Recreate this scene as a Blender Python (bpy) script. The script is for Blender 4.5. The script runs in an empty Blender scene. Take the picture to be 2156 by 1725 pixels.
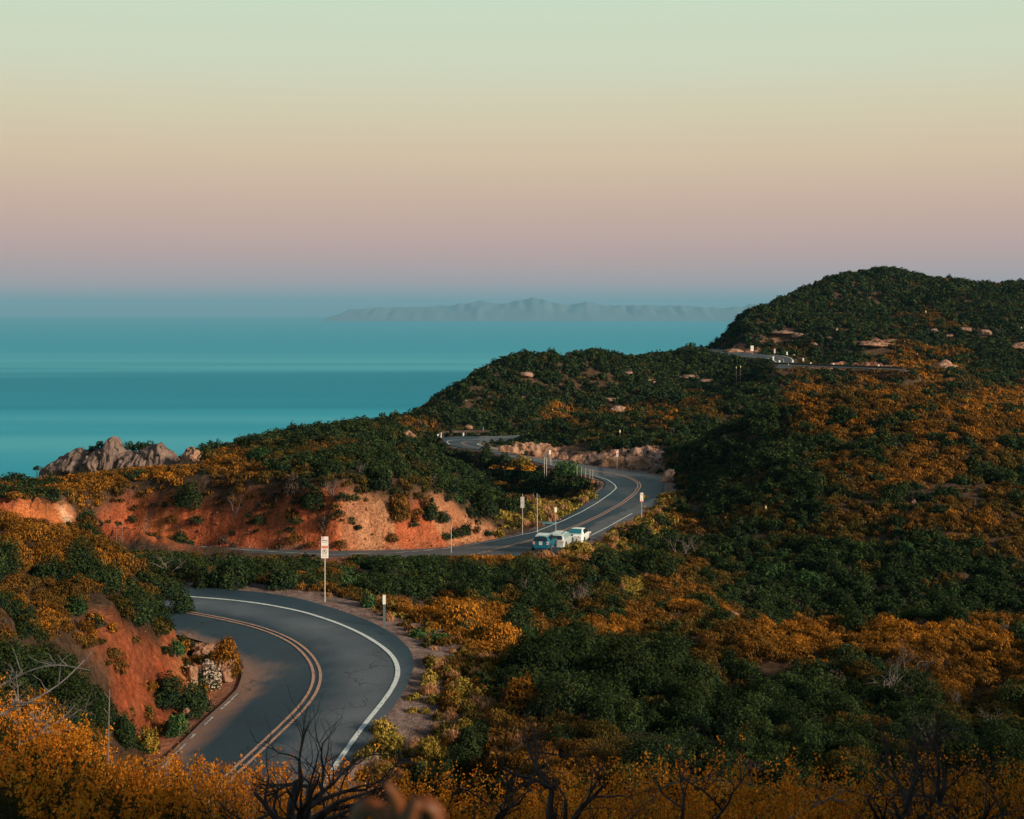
import bpy, math, random
import numpy as np
from mathutils import Vector
R0 = np.random.default_rng(7)
random.seed(5)
F = 2994.0          # focal length in layout units (picture 2156 wide)
H0 = 250.0          # camera above the sea
CX, HY = 1078.0, 650.0
sc = bpy.context.scene
col = sc.collection

# ------------------------------------------------------------------ helpers
def W3(px, py, D):
    return np.array([(px - CX) * D / F, D, H0 - (py - HY) * D / F])

def lin(c):
    return tuple((v / 255 / 12.92) if v / 255 <= 0.04045 else ((v / 255 + 0.055) / 1.055) ** 2.4 for v in c)

def mesh_np(name, V, Q, cols=None, smooth=False, colname='Col'):
    V = np.ascontiguousarray(V, dtype=np.float32); Q = np.ascontiguousarray(Q, dtype=np.int32)
    me = bpy.data.meshes.new(name)
    k = Q.shape[1]
    me.vertices.add(len(V)); me.vertices.foreach_set('co', V.ravel())
    me.loops.add(Q.size); me.loops.foreach_set('vertex_index', Q.ravel())
    me.polygons.add(len(Q))
    me.polygons.foreach_set('loop_start', np.arange(0, Q.size, k, dtype=np.int32))
    try:
        me.polygons.foreach_set('loop_total', np.full(len(Q), k, dtype=np.int32))
    except Exception:
        pass
    if smooth:
        me.polygons.foreach_set('use_smooth', np.ones(len(Q), dtype=bool))
    me.update(calc_edges=True)
    if cols is not None:
        dom = 'POINT' if len(cols) == len(V) and len(cols) != len(Q) else 'FACE'
        a = me.attributes.new(colname, 'FLOAT_COLOR', dom)
        c = np.ones((len(cols), 4), dtype=np.float32); c[:, :3] = cols
        a.data.foreach_set('color', c.ravel())
    return me

def link(name, me, mat=None, parent=None, loc=None, rot=None):
    o = bpy.data.objects.new(name, me); col.objects.link(o)
    if mat is not None:
        if not me.materials: me.materials.append(mat)
    if parent is not None: o.parent = parent
    if loc is not None: o.location = loc
    if rot is not None: o.rotation_euler = rot
    return o

def tag(o, label=None, cat=None, group=None, kind=None):
    if label: o['label'] = label
    if cat: o['category'] = cat
    if group: o['group'] = group
    if kind: o['kind'] = kind
    return o

def empty(name, loc, label, cat, group=None, rz=0.0):
    o = bpy.data.objects.new(name, None); col.objects.link(o)
    o.empty_display_size = 0.3
    o.location = tuple(float(v) for v in loc); o.rotation_euler = (0, 0, rz)
    return tag(o, label, cat, group)

class MB:
    """small mesh collector: boxes, tubes, polygons"""
    def __init__(s): s.v = []; s.f = []
    def add(s, vs, fs):
        n = len(s.v); s.v += [tuple(float(c) for c in v) for v in vs]; s.f += [tuple(i + n for i in f) for f in fs]
    def box(s, x0, x1, y0, y1, z0, z1):
        s.add([(x0,y0,z0),(x1,y0,z0),(x1,y1,z0),(x0,y1,z0),(x0,y0,z1),(x1,y0,z1),(x1,y1,z1),(x0,y1,z1)],
              [(0,3,2,1),(4,5,6,7),(0,1,5,4),(1,2,6,5),(2,3,7,6),(3,0,4,7)])
    def tube(s, pts, rad, n=6, cap=True):
        pts = [np.array(p, float) for p in pts]
        if not hasattr(rad, '__len__'): rad = [rad] * len(pts)
        base = len(s.v); ref = np.array([0.31, 0.17, 0.93])
        for i, p in enumerate(pts):
            t = pts[min(i+1, len(pts)-1)] - pts[max(i-1, 0)]
            t = t / (np.linalg.norm(t) + 1e-9)
            a = np.cross(t, ref)
            if np.linalg.norm(a) < 0.05: a = np.cross(t, [1, 0, 0])
            a /= np.linalg.norm(a); b = np.cross(t, a)
            for k in range(n):
                an = 2 * math.pi * k / n
                s.v.append(tuple(p + rad[i] * (math.cos(an) * a + math.sin(an) * b)))
        for i in range(len(pts) - 1):
            for k in range(n):
                k2 = (k + 1) % n
                s.f.append((base+i*n+k, base+i*n+k2, base+(i+1)*n+k2, base+(i+1)*n+k))
        if cap:
            s.f.append(tuple(base + k for k in range(n))[::-1])
            s.f.append(tuple(base + (len(pts)-1)*n + k for k in range(n)))
    def disc(s, c, r, ax, th, n=16):
        """short cylinder along axis 'x' or 'y' """
        c = np.array(c, float); base = len(s.v)
        for d in (-th/2, th/2):
            for k in range(n):
                a = 2*math.pi*k/n
                if ax == 'x': s.v.append((c[0]+d, c[1]+r*math.cos(a), c[2]+r*math.sin(a)))
                else: s.v.append((c[0]+r*math.cos(a), c[1]+d, c[2]+r*math.sin(a)))
        for k in range(n):
            k2 = (k+1) % n
            s.f.append((base+k, base+k2, base+n+k2, base+n+k))
        s.f.append(tuple(base+k for k in range(n))[::-1]); s.f.append(tuple(base+n+k for k in range(n)))
    def build(s, name, mat, parent=None, smooth=False, loc=None, rot=None, bevel=0):
        me = bpy.data.meshes.new(name); me.from_pydata(s.v, [], s.f)
        if smooth:
            me.polygons.foreach_set('use_smooth', [True]*len(me.polygons))
        me.update()
        o = link(name, me, mat, parent, loc, rot)
        if bevel:
            m = o.modifiers.new('bevel', 'BEVEL'); m.width = bevel; m.segments = 2; m.limit_method = 'ANGLE'
        return o

# lattice noise
_P = R0.permutation(4096)
_G = R0.random(4096) * 2 - 1
def vnoise(x, y, z=None):
    x = np.asarray(x, float); y = np.asarray(y, float); z = np.zeros_like(x) if z is None else np.asarray(z, float)
    xi = np.floor(x).astype(int); yi = np.floor(y).astype(int); zi = np.floor(z).astype(int)
    fx, fy, fz = x-xi, y-yi, z-zi
    fx = fx*fx*(3-2*fx); fy = fy*fy*(3-2*fy); fz = fz*fz*(3-2*fz)
    def h(a, b, c): return _G[_P[(_P[(_P[a & 4095] + b) & 4095] + c) & 4095]]
    def lx(b, c): return h(xi, b, c)*(1-fx) + h(xi+1, b, c)*fx
    def ly(c): return lx(yi, c)*(1-fy) + lx(yi+1, c)*fy
    return ly(zi)*(1-fz) + ly(zi+1)*fz
def fbm(x, y, z=None, o=4):
    s = 0; a = 1; t = 0
    for i in range(o):
        k = 2**i
        s = s + a*vnoise(x*k+17*i, y*k-9*i, None if z is None else z*k+5*i); t += a; a *= 0.5
    return s/t*1.6

def sstep(a, b, x):
    t = np.clip((x-a)/(b-a), 0, 1); return t*t*(3-2*t)

# ------------------------------------------------------------------ materials
def new_mat(name):
    m = bpy.data.materials.new(name); m.use_nodes = True
    nt = m.node_tree
    b = nt.nodes.get('Principled BSDF')
    return m, nt, b
def plain(name, c, rough=0.6, metal=0.0, spec=0.4, noise=0.12, scale=6.0, bump=0.0):
    m, nt, b = new_mat(name)
    b.inputs['Roughness'].default_value = rough; b.inputs['Metallic'].default_value = metal
    b.inputs['Specular IOR Level'].default_value = spec
    tc = nt.nodes.new('ShaderNodeTexCoord'); n = nt.nodes.new('ShaderNodeTexNoise')
    n.inputs['Scale'].default_value = scale; n.inputs['Detail'].default_value = 5
    nt.links.new(tc.outputs['Object'], n.inputs['Vector'])
    r = nt.nodes.new('ShaderNodeValToRGB')
    r.color_ramp.elements[0].position = 0.3; r.color_ramp.elements[1].position = 0.7
    r.color_ramp.elements[0].color = (*[v*(1-noise) for v in c], 1); r.color_ramp.elements[1].color = (*[min(1, v*(1+noise)) for v in c], 1)
    nt.links.new(n.outputs['Fac'], r.inputs['Fac']); nt.links.new(r.outputs['Color'], b.inputs['Base Color'])
    if bump:
        bp = nt.nodes.new('ShaderNodeBump'); bp.inputs['Distance'].default_value = bump; bp.inputs['Strength'].default_value = 0.6
        nt.links.new(n.outputs['Fac'], bp.inputs['Height']); nt.links.new(bp.outputs['Normal'], b.inputs['Normal'])
    return m
def leaf_mat(name, transl=0.2):
    m, nt, b = new_mat(name)
    nt.nodes.remove(b)
    out = nt.nodes['Material Output']
    at = nt.nodes.new('ShaderNodeAttribute'); at.attribute_name = 'Col'
    d = nt.nodes.new('ShaderNodeBsdfDiffuse'); t = nt.nodes.new('ShaderNodeBsdfTranslucent'); mx = nt.nodes.new('ShaderNodeMixShader')
    mx.inputs[0].default_value = transl
    nt.links.new(at.outputs['Color'], d.inputs['Color']); nt.links.new(at.outputs['Color'], t.inputs['Color'])
    nt.links.new(d.outputs[0], mx.inputs[1]); nt.links.new(t.outputs[0], mx.inputs[2]); nt.links.new(mx.outputs[0], out.inputs['Surface'])
    return m
M = {}
M['leaf'] = leaf_mat('foliage'); M['flower'] = leaf_mat('flowering_scrub', 0.42)
M['white_paint'] = plain('white_sign_paint', (0.82, 0.78, 0.70), 0.45, noise=0.05)
M['galv'] = plain('galvanised_steel', (0.50, 0.47, 0.42), 0.55, 0.25, noise=0.15)
M['darkpost'] = plain('dark_steel_post', (0.10, 0.13, 0.14), 0.6)
M['red'] = plain('red_sign_paint', (0.70, 0.07, 0.03), 0.5)
M['black'] = plain('black_sign_paint', (0.03, 0.03, 0.03), 0.5)
M['rail'] = plain('weathered_guardrail', (0.07, 0.045, 0.032), 0.6, 0.3, noise=0.3, scale=0.7)
M['wood'] = plain('weathered_wood', (0.42, 0.32, 0.25), 0.85, noise=0.3, scale=20)
M['whitepost'] = plain('white_plastic_post', (0.75, 0.78, 0.70), 0.5, noise=0.05)

def rock_mat(name, c1, c2, c3):
    m, nt, b = new_mat(name); b.inputs['Roughness'].default_value = 0.9; b.inputs['Specular IOR Level'].default_value = 0.2
    tc = nt.nodes.new('ShaderNodeNewGeometry')
    n = nt.nodes.new('ShaderNodeTexNoise'); n.inputs['Scale'].default_value = 0.9; n.inputs['Detail'].default_value = 9; n.inputs['Roughness'].default_value = 0.65
    n2 = nt.nodes.new('ShaderNodeTexVoronoi'); n2.inputs['Scale'].default_value = 1.1
    nt.links.new(tc.outputs['Position'], n.inputs['Vector']); nt.links.new(tc.outputs['Position'], n2.inputs['Vector'])
    r = nt.nodes.new('ShaderNodeValToRGB'); e = r.color_ramp.elements
    e[0].position = 0.32; e[0].color = (*c1, 1); e[1].position = 0.68; e[1].color = (*c3, 1)
    x = e.new(0.5); x.color = (*c2, 1)
    nt.links.new(n.outputs['Fac'], r.inputs['Fac']); nt.links.new(r.outputs['Color'], b.inputs['Base Color'])
    ad = nt.nodes.new('ShaderNodeMath'); ad.operation = 'ADD'
    nt.links.new(n.outputs['Fac'], ad.inputs[0]); nt.links.new(n2.outputs['Distance'], ad.inputs[1])
    bp = nt.nodes.new('ShaderNodeBump'); bp.inputs['Distance'].default_value = 0.35; bp.inputs['Strength'].default_value = 0.9
    nt.links.new(ad.outputs[0], bp.inputs['Height']); nt.links.new(bp.outputs['Normal'], b.inputs['Normal'])
    return m
M['rock_grey'] = rock_mat('grey_sandstone', (0.085, 0.055, 0.043), (0.15, 0.108, 0.09), (0.235, 0.16, 0.12))
M['rock_tan'] = rock_mat('tan_sandstone', (0.13, 0.062, 0.037), (0.28, 0.155, 0.095), (0.44, 0.275, 0.185))
M['rock_red'] = rock_mat('red_earth_stone', (0.12, 0.04, 0.02), (0.24, 0.085, 0.04), (0.38, 0.17, 0.09))
M['rock_pink'] = rock_mat('pink_sandstone', (0.12, 0.062, 0.042), (0.25, 0.15, 0.105), (0.40, 0.26, 0.19))

# ------------------------------------------------------------------ road geometry (world points from road elevations)
def zb_far(D): return np.interp(D, [0, 104, 107, 111.5, 116, 122, 140, 160, 171, 183, 197, 210, 223.5, 234, 247, 256, 300],
                                 [18, 18, 18.3, 18.95, 19.35, 19.6, 19.7, 19.75, 19.85, 20.1, 20.5, 21, 21.5, 22, 22.5, 23, 23.4])
def zb_hill(D): return np.interp(D, [300, 325, 366, 400, 460], [13.0, 12.6, 12.0, 11.5, 10.9])
def on_road(px, py, zb):
    D = 200.0
    if not callable(zb):
        D = F*zb/(py-HY); z = zb
    else:
        for _ in range(60): D = 0.5*D + 0.5*F*float(zb(D))/(py-HY)
        z = float(zb(D))
    return np.array([(px-CX)*D/F, D, H0-z])
def resamp(P, n=None, step=None):
    P = np.asarray(P, float); d = np.r_[0, np.cumsum(np.linalg.norm(np.diff(P, axis=0), axis=1))]
    if n is None: n = max(2, int(d[-1]/step)+1)
    t = np.linspace(0, d[-1], n)
    return np.stack([np.interp(t, d, P[:, k]) for k in range(3)], 1)
def smooth_line(P, it=3):
    P = P.copy()
    for _ in range(it): P[1:-1] = 0.25*P[:-2] + 0.5*P[1:-1] + 0.25*P[2:]
    return P
def traced(lst, zb): return [on_road(x, y, zb) for x, y in lst]

segs = []   # (L points, R points, n)
Ln = [(215,1760),(260,1690),(300,1640),(350,1592),(395,1550),(430,1515),(470,1480),(500,1450),(510,1420),(500,1395),(470,1372),(430,1352),(380,1338),(330,1330)]
Rn = [(640,1790),(675,1725),(715,1660),(745,1610),(770,1570),(795,1535),(820,1500),(845,1465),(862,1435),(873,1400),(866,1370),(835,1338),(780,1308),(720,1286),(640,1262),(560,1248),(470,1240),(385,1236),(330,1235)]
a = traced(Ln, 12.0); b = traced(Rn, 12.0)
segs.append((resamp(a, 90), resamp(b, 90)))
cen = np.array([(a[-1]+b[-1])/2, (-21,59,0), (-31,65,0), (-39,75,0), (-42.5,88,0), (-40,99,0), (-35,105.5,0), (on_road(240,1139,zb_far)+on_road(240,1165,zb_far))/2])
cen[:, 2] = 0; cc = smooth_line(resamp(cen, 60), 20)
tt = np.gradient(cc, axis=0); tt /= np.linalg.norm(tt, axis=1)[:, None]
nn = np.stack([-tt[:, 1], tt[:, 0], 0*tt[:, 0]], 1)
zz = H0 - (12 + 6*sstep(0, 1, np.linspace(0, 1, 60)))
wl = np.linalg.norm(segs[0][0][-1]-segs[0][1][-1])/2; hw = np.linspace(wl, 2.9, 60)[:, None]
Lh = cc + nn*hw; Rh = cc - nn*hw; Lh[:, 2] = zz; Rh[:, 2] = zz
segs.append((Lh, Rh))
L2a = [(240,1139),(400,1148),(560,1157),(700,1160),(850,1158),(950,1152),(1030,1138),(1117,1119)]
R2a = [(240,1165),(400,1180),(560,1190),(700,1192),(850,1190),(1000,1183),(1100,1175),(1180,1165),(1228,1150)]
L2b = [(1117,1119),(1169,1096),(1211,1076),(1248,1047),(1272,1028),(1276,1016),(1262,1008),(1246,1003)]
R2b = [(1228,1150),(1290,1112),(1345,1089),(1360,1072),(1385,1060),(1391,1043),(1397,1025),(1400,1013),(1384,1001),(1348,993)]
L3 = [(1246,1003),(1200,992),(1164,982),(1145,976.5),(1120,971.5),(1100,968),(1081,964),(1050,957),(1035,953),(1000,946.5),(960,941),(938,935),(929,926),(935,921),(960,919),(1020,918.5),(1060,918)]
R3 = [(1348,993),(1302,988.6),(1246,982),(1191,971),(1127,962.8),(1059,951.8),(1035,945.5),(1022,940.5),(1006,936),(1003,934),(1010,932.5),(1040,931.5),(1060,931)]
for l_, r_, n in ((L2a, R2a, 90), (L2b, R2b, 80), (L3, R3, 110)):
    segs.append((resamp(traced(l_, zb_far), n), resamp(traced(r_, zb_far), n)))
# carry on behind the hill, out of sight
e0, e1 = segs[-1][0][-1], segs[-1][1][-1]
hid = lambda p, q: resamp([p, (12, 262 + q, H0-23), (26, 266 + q, H0-23)], 30)
segs.append((hid(e0, 3), hid(e1, -3)))
L4 = [(1440,729),(1500,733),(1560,741),(1600,745.5),(1615,747),(1647,748.5),(1666,753),(1673,759.5),(1669,768),(1664,776)]
R4 = [(1440,740),(1500,746),(1560,752),(1600,755),(1615,755.5),(1630,759.5),(1638,765),(1637,770),(1632,776)]
road_hill = [(resamp(traced(L4, zb_hill), 70), resamp(traced(R4, zb_hill), 70))]
L5 = [(1668,766.0),(1700,767.5),(1780,770.5),(1902,775)]
R5 = [(1640,770.0),(1700,772),(1780,775),(1902,779.5)]
road_edge = [(resamp(traced(L5, lambda D: 12.9), 50), resamp(traced(R5, lambda D: 12.9), 50))]
main_L = np.concatenate([s[0] for s in segs]); main_R = np.concatenate([s[1] for s in segs])
main_L = smooth_line(main_L, 2); main_R = smooth_line(main_R, 2)
strips = [(main_L, main_R), road_hill[0], road_edge[0]]
samp = []
for L_, R_ in strips:
    for t in np.linspace(0, 1, 17): samp.append(np.c_[L_*(1-t)+R_*t, np.full(len(L_), 1 if t < 0.5 else -1)])
samp = np.concatenate(samp)

def road_excess(X, Y):
    """distance outside the asphalt, road height there, side"""
    n = len(X); ex = np.full(n, 99.0); zr = np.zeros(n); sd = np.ones(n)
    idx = np.nonzero((Y > 22) & (Y < 480))[0]
    sm = samp.astype(np.float32)
    for k in range(0, len(idx), 8000):
        ii = idx[k:k+8000]; x = X[ii].astype(np.float32); y = Y[ii].astype(np.float32)
        s2 = sm[(sm[:, 1] > y.min()-12) & (sm[:, 1] < y.max()+12)]
        if not len(s2): continue
        d = (x[:, None]-s2[None, :, 0])**2 + (y[:, None]-s2[None, :, 1])**2
        j = d.argmin(1); ex[ii] = np.sqrt(d[np.arange(len(ii)), j]); zr[ii] = s2[j, 2]; sd[ii] = s2[j, 3]
    return ex, zr, sd

# ------------------------------------------------------------------ terrain
CP = []
def cp(px, D, z): CP.append(((px-CX)/F, math.log(D), z))
def cy(px, py, D): cp(px, D, -(py-HY)*D/F)
for px in (-700, -300, 0, 400, 800, 1200, 1600, 2000, 2400, 2800):
    cp(px, 2, -1.7); cp(px, 5, -2.3); cp(px, 8, -3.3)
for px, z in ((-700,-3.2),(-200,-3.6),(0,-3.9),(200,-4.3),(400,-4.7),(700,-4.9),(1000,-4.9),(1300,-4.8),(1600,-4.6),(1900,-4.7),(2156,-4.7),(2600,-4.6)): cp(px, 12, z)
for px, z in ((-700,-4.5),(-200,-5.0),(0,-5.6),(200,-6.8),(400,-8.4),(700,-8.6),(1000,-8.4),(1300,-8.3),(1600,-8.1),(1900,-8.0),(2156,-7.9),(2600,-7.8)): cp(px, 20, z)
for px, z in ((-700,-5.0),(-200,-5.6),(0,-6.3),(130,-7.2),(240,-8.7),(400,-10.6),(700,-10.6),(900,-10.4),(1200,-9.9),(1600,-9.4),(2156,-9.0),(2600,-9)): cp(px, 26, z)
# left spur
for a_ in ((0,1300,31),(150,1335,33),(60,1400,28),(0,1110,48),(-200,1100,46),(160,1140,48),(240,1172,49),(330,1218,50),(378,1272,51),(230,1290,41),(330,1300,45),(230,1410,36.5),(300,1455,38.5),(130,1410,31),(250,1530,34),(-300,1250,35)): cy(*a_)
cy(343,1300,46); cy(408,1368,46); cy(455,1398,45.6); cp(410, 50, -11.3); cp(0, 62, -10.5); cp(-300, 60, -9.5); cp(200, 60, -12); cp(-300, 80, -14); cp(0, 80, -14.6); cp(150, 90, -15.6); cp(-600, 100, -15)
# right of the near bend and the slope below the camera
for a_ in ((850,1480,44),(900,1575,37.5),(1000,1680,29.5),(1000,1480,44),(1100,1400,50),(1200,1500,42),(1200,1640,31),(1300,1350,55),(1500,1580,35),(1500,1400,48),(1500,1330,56),
           (1700,1500,42),(1700,1338,58),(1900,1333,58),(2156,1326,58),(1900,1500,41),(2156,1490,40),(1900,1660,29.5),(2156,1660,29),(2500,1330,58),(2500,1650,28),(1650,1660,29.5)): cy(*a_)
cp(1700,68,-18.3); cp(1900,70,-20); cp(2156,70,-20.5); cp(1800,82,-22); cp(2156,84,-23); cp(2500,80,-23)
for a_ in ((1600,1298,95),(1750,1330,98),(1900,1312,98),(2156,1295,98),(2500,1295,98),
           (1680,819,175),(1800,803,180),(1900,800,182),(2010,808,184),(2156,846,178),(2400,850,178),(1640,838,178),(1560,872,172),(1500,911,169),(1445,968,166),
           (1455,1008,150),(1550,961,150),(1650,921,150),(1750,896,150),(1900,886,150),(2156,900,150),(2500,900,150),(1430,1101,130),(1550,1073,130),(1650,1043,130),(1800,1010,130),(1950,996,130),(2156,1000,130),(2500,1000,130),
           (1550,1192,112),(1700,1173,112),(1900,1138,112),(2156,1122,112),(2500,1122,112),(1415,1003,163),(1410,1060,140),(1405,1120,125),(1350,1150,115),(1430,1200,103),(1300,1200,98),(1500,1275,88),(1350,1230,93),
           (1300,1250,85),(1300,1300,72),(1500,1300,75),(1100,1200,90),(1100,1250,78),(1100,1300,65),(900,1250,76),(900,1300,62),(700,1220,80),(450,1215,80),(620,1235,70)): cy(*a_)
cp(450, 94, -16.7); cp(300, 94, -16.4); cp(700, 95, -16.85); cp(900, 95, -17.0); cp(1050, 96, -17.1)
cp(450, 86, -16.0); cp(700, 87, -16.1)
# far side of the far road: cut and plateau
for a_ in ((-300,1040,112),(0,1040,113),(100,1042,112.5),(190,1060,113),(250,1047,113),(400,1052,111),(550,1052,110),(650,1052,110.5),(700,1035,111),(740,1022,113),(850,1012,117),(900,1042,115),(950,1068,114),(1010,1112,112.5),(1062,1128,113),
           (-300,1000,130),(0,1003,130),(150,990,132),(300,978,133),(500,962,132),(700,963,132),(850,975,131),(900,992,128),(960,1042,122),(300,1010,122),(550,1005,120),
           (430,932,168),(560,906,174),(700,896,178),(800,887,186),(880,897,200),(600,945,155),(800,935,165),(850,866,240),(700,890,215),
           (90,988,150),(430,962,150),(250,986,148),(-300,1000,150)): cy(*a_)
cp(1030,130,-18.6); cp(1120,132,-18.6); cp(1050,150,-20.5); cp(1000,175,-21.8); cp(1100,165,-20.8); cp(950,200,-22.6); cp(1180,150,-19.8); cp(860,215,-21); cp(1230,140,-19.2)
cp(-300,200,-32); cp(0,190,-30); cp(250,190,-28); cp(430,210,-28); cp(600,230,-26); cp(700,260,-32); cp(0,260,-60); cp(300,260,-58); cp(600,320,-60); cp(-300,300,-80)
for px in (-700,-300,0,300,600,900): cp(px, 430, -130); cp(px, 800, -262)
for px in (-700,-300,0,300,600,900,1200,1500,1800,2156,2600): cp(px, 1500, -275)
# middle orange hill
for a_ in ((1100,896,235),(1200,879,237),(1350,865,240),(1500,861,240),(1620,850,236),(1100,932,216),(1200,946,202),(1350,945,192),(1440,930,187),(1250,912,214),(1400,900,208),(1040,925,222),(1150,915,222)): cy(*a_)
cp(1030,268,-23.2); cp(1150,268,-22); cp(1400,265,-20.5); cp(1560,215,-19.5); cp(1700,225,-19); cp(1900,225,-19); cp(2156,225,-20); cp(1700,255,-18.5); cp(2000,255,-18.5); cp(2156,255,-20); cp(2500,255,-20); cp(940,255,-22.7); cp(900,245,-22.8)
# middle dark headland
for a_ in ((860,880,285),(900,868,300),(935,838,305),(960,816,310),(1020,783,320),(1100,756,325),(1180,744,330),(1300,752,335),(1400,752,345),(1470,744,357),(1500,742,362),
           (1500,800,325),(1400,820,318),(1300,830,315),(1200,840,310),(1640,805,295),(1600,790,312),(1100,855,298),(1000,870,295),(1200,790,322),(1400,785,332)): cy(*a_)
# hill road and the big hill
for a_ in ((1700,780,318),(1800,783,317),(1900,787,315),(2000,790,313),(2156,800,318),(1780,760,340),(1850,764,341),(1960,772,335),(2040,768,335),(2156,765,335),
           (1700,740,368),(1600,738,388),(1520,738,400),(1850,748,358),(2000,753,350),
           (1507,712,392),(1530,693,398),(1580,661,412),(1650,626,440),(1740,597,460),(1850,573,480),(1930,586,485),(2000,603,490),(2080,613,500),(2156,600,510),(2500,600,520),
           (1600,715,392),(1750,700,395),(1900,720,380),(2050,700,390),(2156,700,390),(1850,640,432),(1700,660,418),(2100,650,432),(2400,690,400)): cy(*a_)
cp(1450,420,-17); cp(1400,470,-50); cp(1100,420,-45); cp(900,380,-50); cp(1300,600,-120); cp(1000,600,-160); cp(1500,600,-70); cp(1850,640,-20); cp(2156,640,-15); cp(2500,640,-15); cp(1850,900,-120); cp(2156,900,-100); cp(2500,900,-100); cp(1200,900,-250)
CP = np.array(CP)
_c = 0.02
def _ker(a, b): return np.sqrt((a[:, None, 0]-b[None, :, 0])**2 + (a[:, None, 1]-b[None, :, 1])**2 + _c*_c)
n_ = len(CP); A = np.zeros((n_+3, n_+3)); A[:n_, :n_] = _ker(CP, CP) - np.eye(n_)*0.0005
A[:n_, n_] = 1; A[:n_, n_+1:] = CP[:, :2]; A[n_:, :n_] = A[:n_, n_:].T
coef = np.linalg.solve(A, np.r_[CP[:, 2], 0, 0, 0])
def tps(X, Y):
    q = np.c_[X/Y, np.log(Y)]; out = np.empty(len(q))
    for k in range(0, len(q), 20000):
        s = q[k:k+20000]; out[k:k+20000] = _ker(s, CP) @ coef[:n_] + coef[n_] + s @ coef[n_+1:]
    return out

cols_u = np.r_[np.arange(-1500, -120, 16), np.arange(-120, 2280, 4.0), np.arange(2280, 3600, 16)]
rows = [2.0]
while rows[-1] < 1550:
    D = rows[-1]; st = D*0.0075
    if 33 < D < 64: st = 0.24
    if 100 < D < 124: st = 0.30
    if 160 < D < 260: st = 1.0
    if 310 < D < 400: st = 1.3
    if D > 520: st = D*0.02
    if D < 20: st = 0.25
    rows.append(D+st)
rows = np.array(rows)
UU, DD = np.meshgrid((cols_u-CX)/F, rows)
GX = (UU*DD).ravel(); GY = DD.ravel()
base = tps(GX, GY)
ex, zr, sd = road_excess(GX, GY)
GPX = GX/GY*F+CX
# polygon zones in layout coordinates with a depth range: (name, poly, D0, D1)
def inpoly(px, py, poly):
    ins = np.zeros(len(px), bool); n = len(poly)
    for i in range(n):
        x0, y0 = poly[i]; x1, y1 = poly[(i+1) % n]
        if y0 == y1: continue
        c = ((y0 > py) != (y1 > py)) & (px < (x1-x0)*(py-y0)/(y1-y0)+x0)
        ins ^= c
    return ins
ZONES = {
 'far_cut': ([(195,1095),(235,1062),(340,1055),(420,1072),(480,1070),(590,1040),(720,1026),(790,1060),(850,1075),(900,1040),(950,1060),(1000,1095),(1064,1125),(1040,1145),(950,1164),(700,1168),(230,1152)], 98, 124),
 'dune': ([(-200,1030),(60,1052),(150,1060),(172,1105),(60,1125),(-200,1115)], 98, 122),
 'spur_cut': ([(185,1312),(240,1300),(300,1335),(338,1380),(350,1330),(345,1290),(372,1290),(400,1325),(440,1355),(482,1410),(485,1440),(440,1475),(400,1505),(395,1530),(340,1600),(285,1585),(225,1510),(236,1440),(280,1410),(230,1370),(175,1340)], 30, 54),
 'bend_gravel': ([(860,1345),(930,1335),(1020,1370),(1010,1440),(980,1500),(900,1500),(850,1470)], 35, 60),
 'mid_cut': ([(1222,988),(1222,960),(1270,943),(1300,930),(1345,940),(1400,935),(1410,1000),(1330,996)], 160, 205),
 'mid_rocks': ([(1052,955),(1060,932),(1110,922),(1190,938),(1205,968),(1140,965)], 182, 222),
 'hill_cut': ([(1690,775),(1697,757),(1740,752),(1800,757),(1850,764),(1920,777)], 310, 350),
 'hill_cut2': ([(1512,745),(1530,735),(1560,731),(1602,735),(1612,747),(1560,747)], 350, 420),
 'hill_soil': ([(1795,727),(1830,716),(1890,714),(1905,720),(1860,726),(1830,731)], 340, 430),
 'hill_red': ([(1890,652),(1910,645),(1950,640),(1950,650),(1915,655)], 400, 470),
 'hill_soil2': ([(1590,722),(1620,706),(1665,690),(1680,694),(1650,712),(1610,726)], 340, 430),
 'verge_red': ([(600,1172),(740,1172),(730,1200),(620,1200)], 80, 100),
 'ridge_soil': ([(730,700+335),(760,1040),(742,1060),(735,1050)], 100, 130),
 'slope_red1': ([(1990,1235),(1850,1260)], 0, 1),
}
def zones_at(X, Y, Z):
    px = X/Y*F+CX; py = HY-(Z-H0)/Y*F
    out = {}
    for k, (poly, d0, d1) in ZONES.items():
        if len(poly) < 3: continue
        m = (Y > d0) & (Y < d1)
        r = np.zeros(len(X), bool); ii = np.nonzero(m)[0]
        if len(ii): r[ii] = inpoly(px[ii], py[ii], poly)
        out[k] = r
    return out
# large-scale roughness of the ground
amp = np.interp(GY, [5, 30, 100, 300, 500], [0.05, 0.15, 0.3, 1.0, 1.6])
nz = fbm(GX/9, GY/9, None, 4)*amp*0.8 + fbm(GX/2.2+50, GY/2.2, None, 3)*np.minimum(amp, 0.22)
nz = nz + fbm(GX/23+5, GY/23, None, 2)*np.interp(GY, [90, 120, 200, 400], [0, 0.7, 1.0, 2.2])
g = np.where(sd > 0, 0.5, 1.5); Bw = np.where(sd > 0, 3.4, 4.0)
near = GY < 75
g = np.where(near & (sd < 0), 1.9, g); Bw = np.where(near & (sd > 0), 1.8, Bw)
g = np.where(near & (sd > 0), 0.95, g)
hillr = GY > 300; g = np.where(hillr, 0.6, g); Bw = np.where(hillr, 5.0, Bw)
g = np.where((GY > 95) & (GY < 118) & (sd < 0) & (GPX < 1120), 0.2, g)
Bw = np.where((GY > 85) & (GY < 118) & (sd < 0) & (GPX < 1120), 3.0, Bw)
t = sstep(0, 1, np.clip((ex-g)/Bw, 0, 1))
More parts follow.
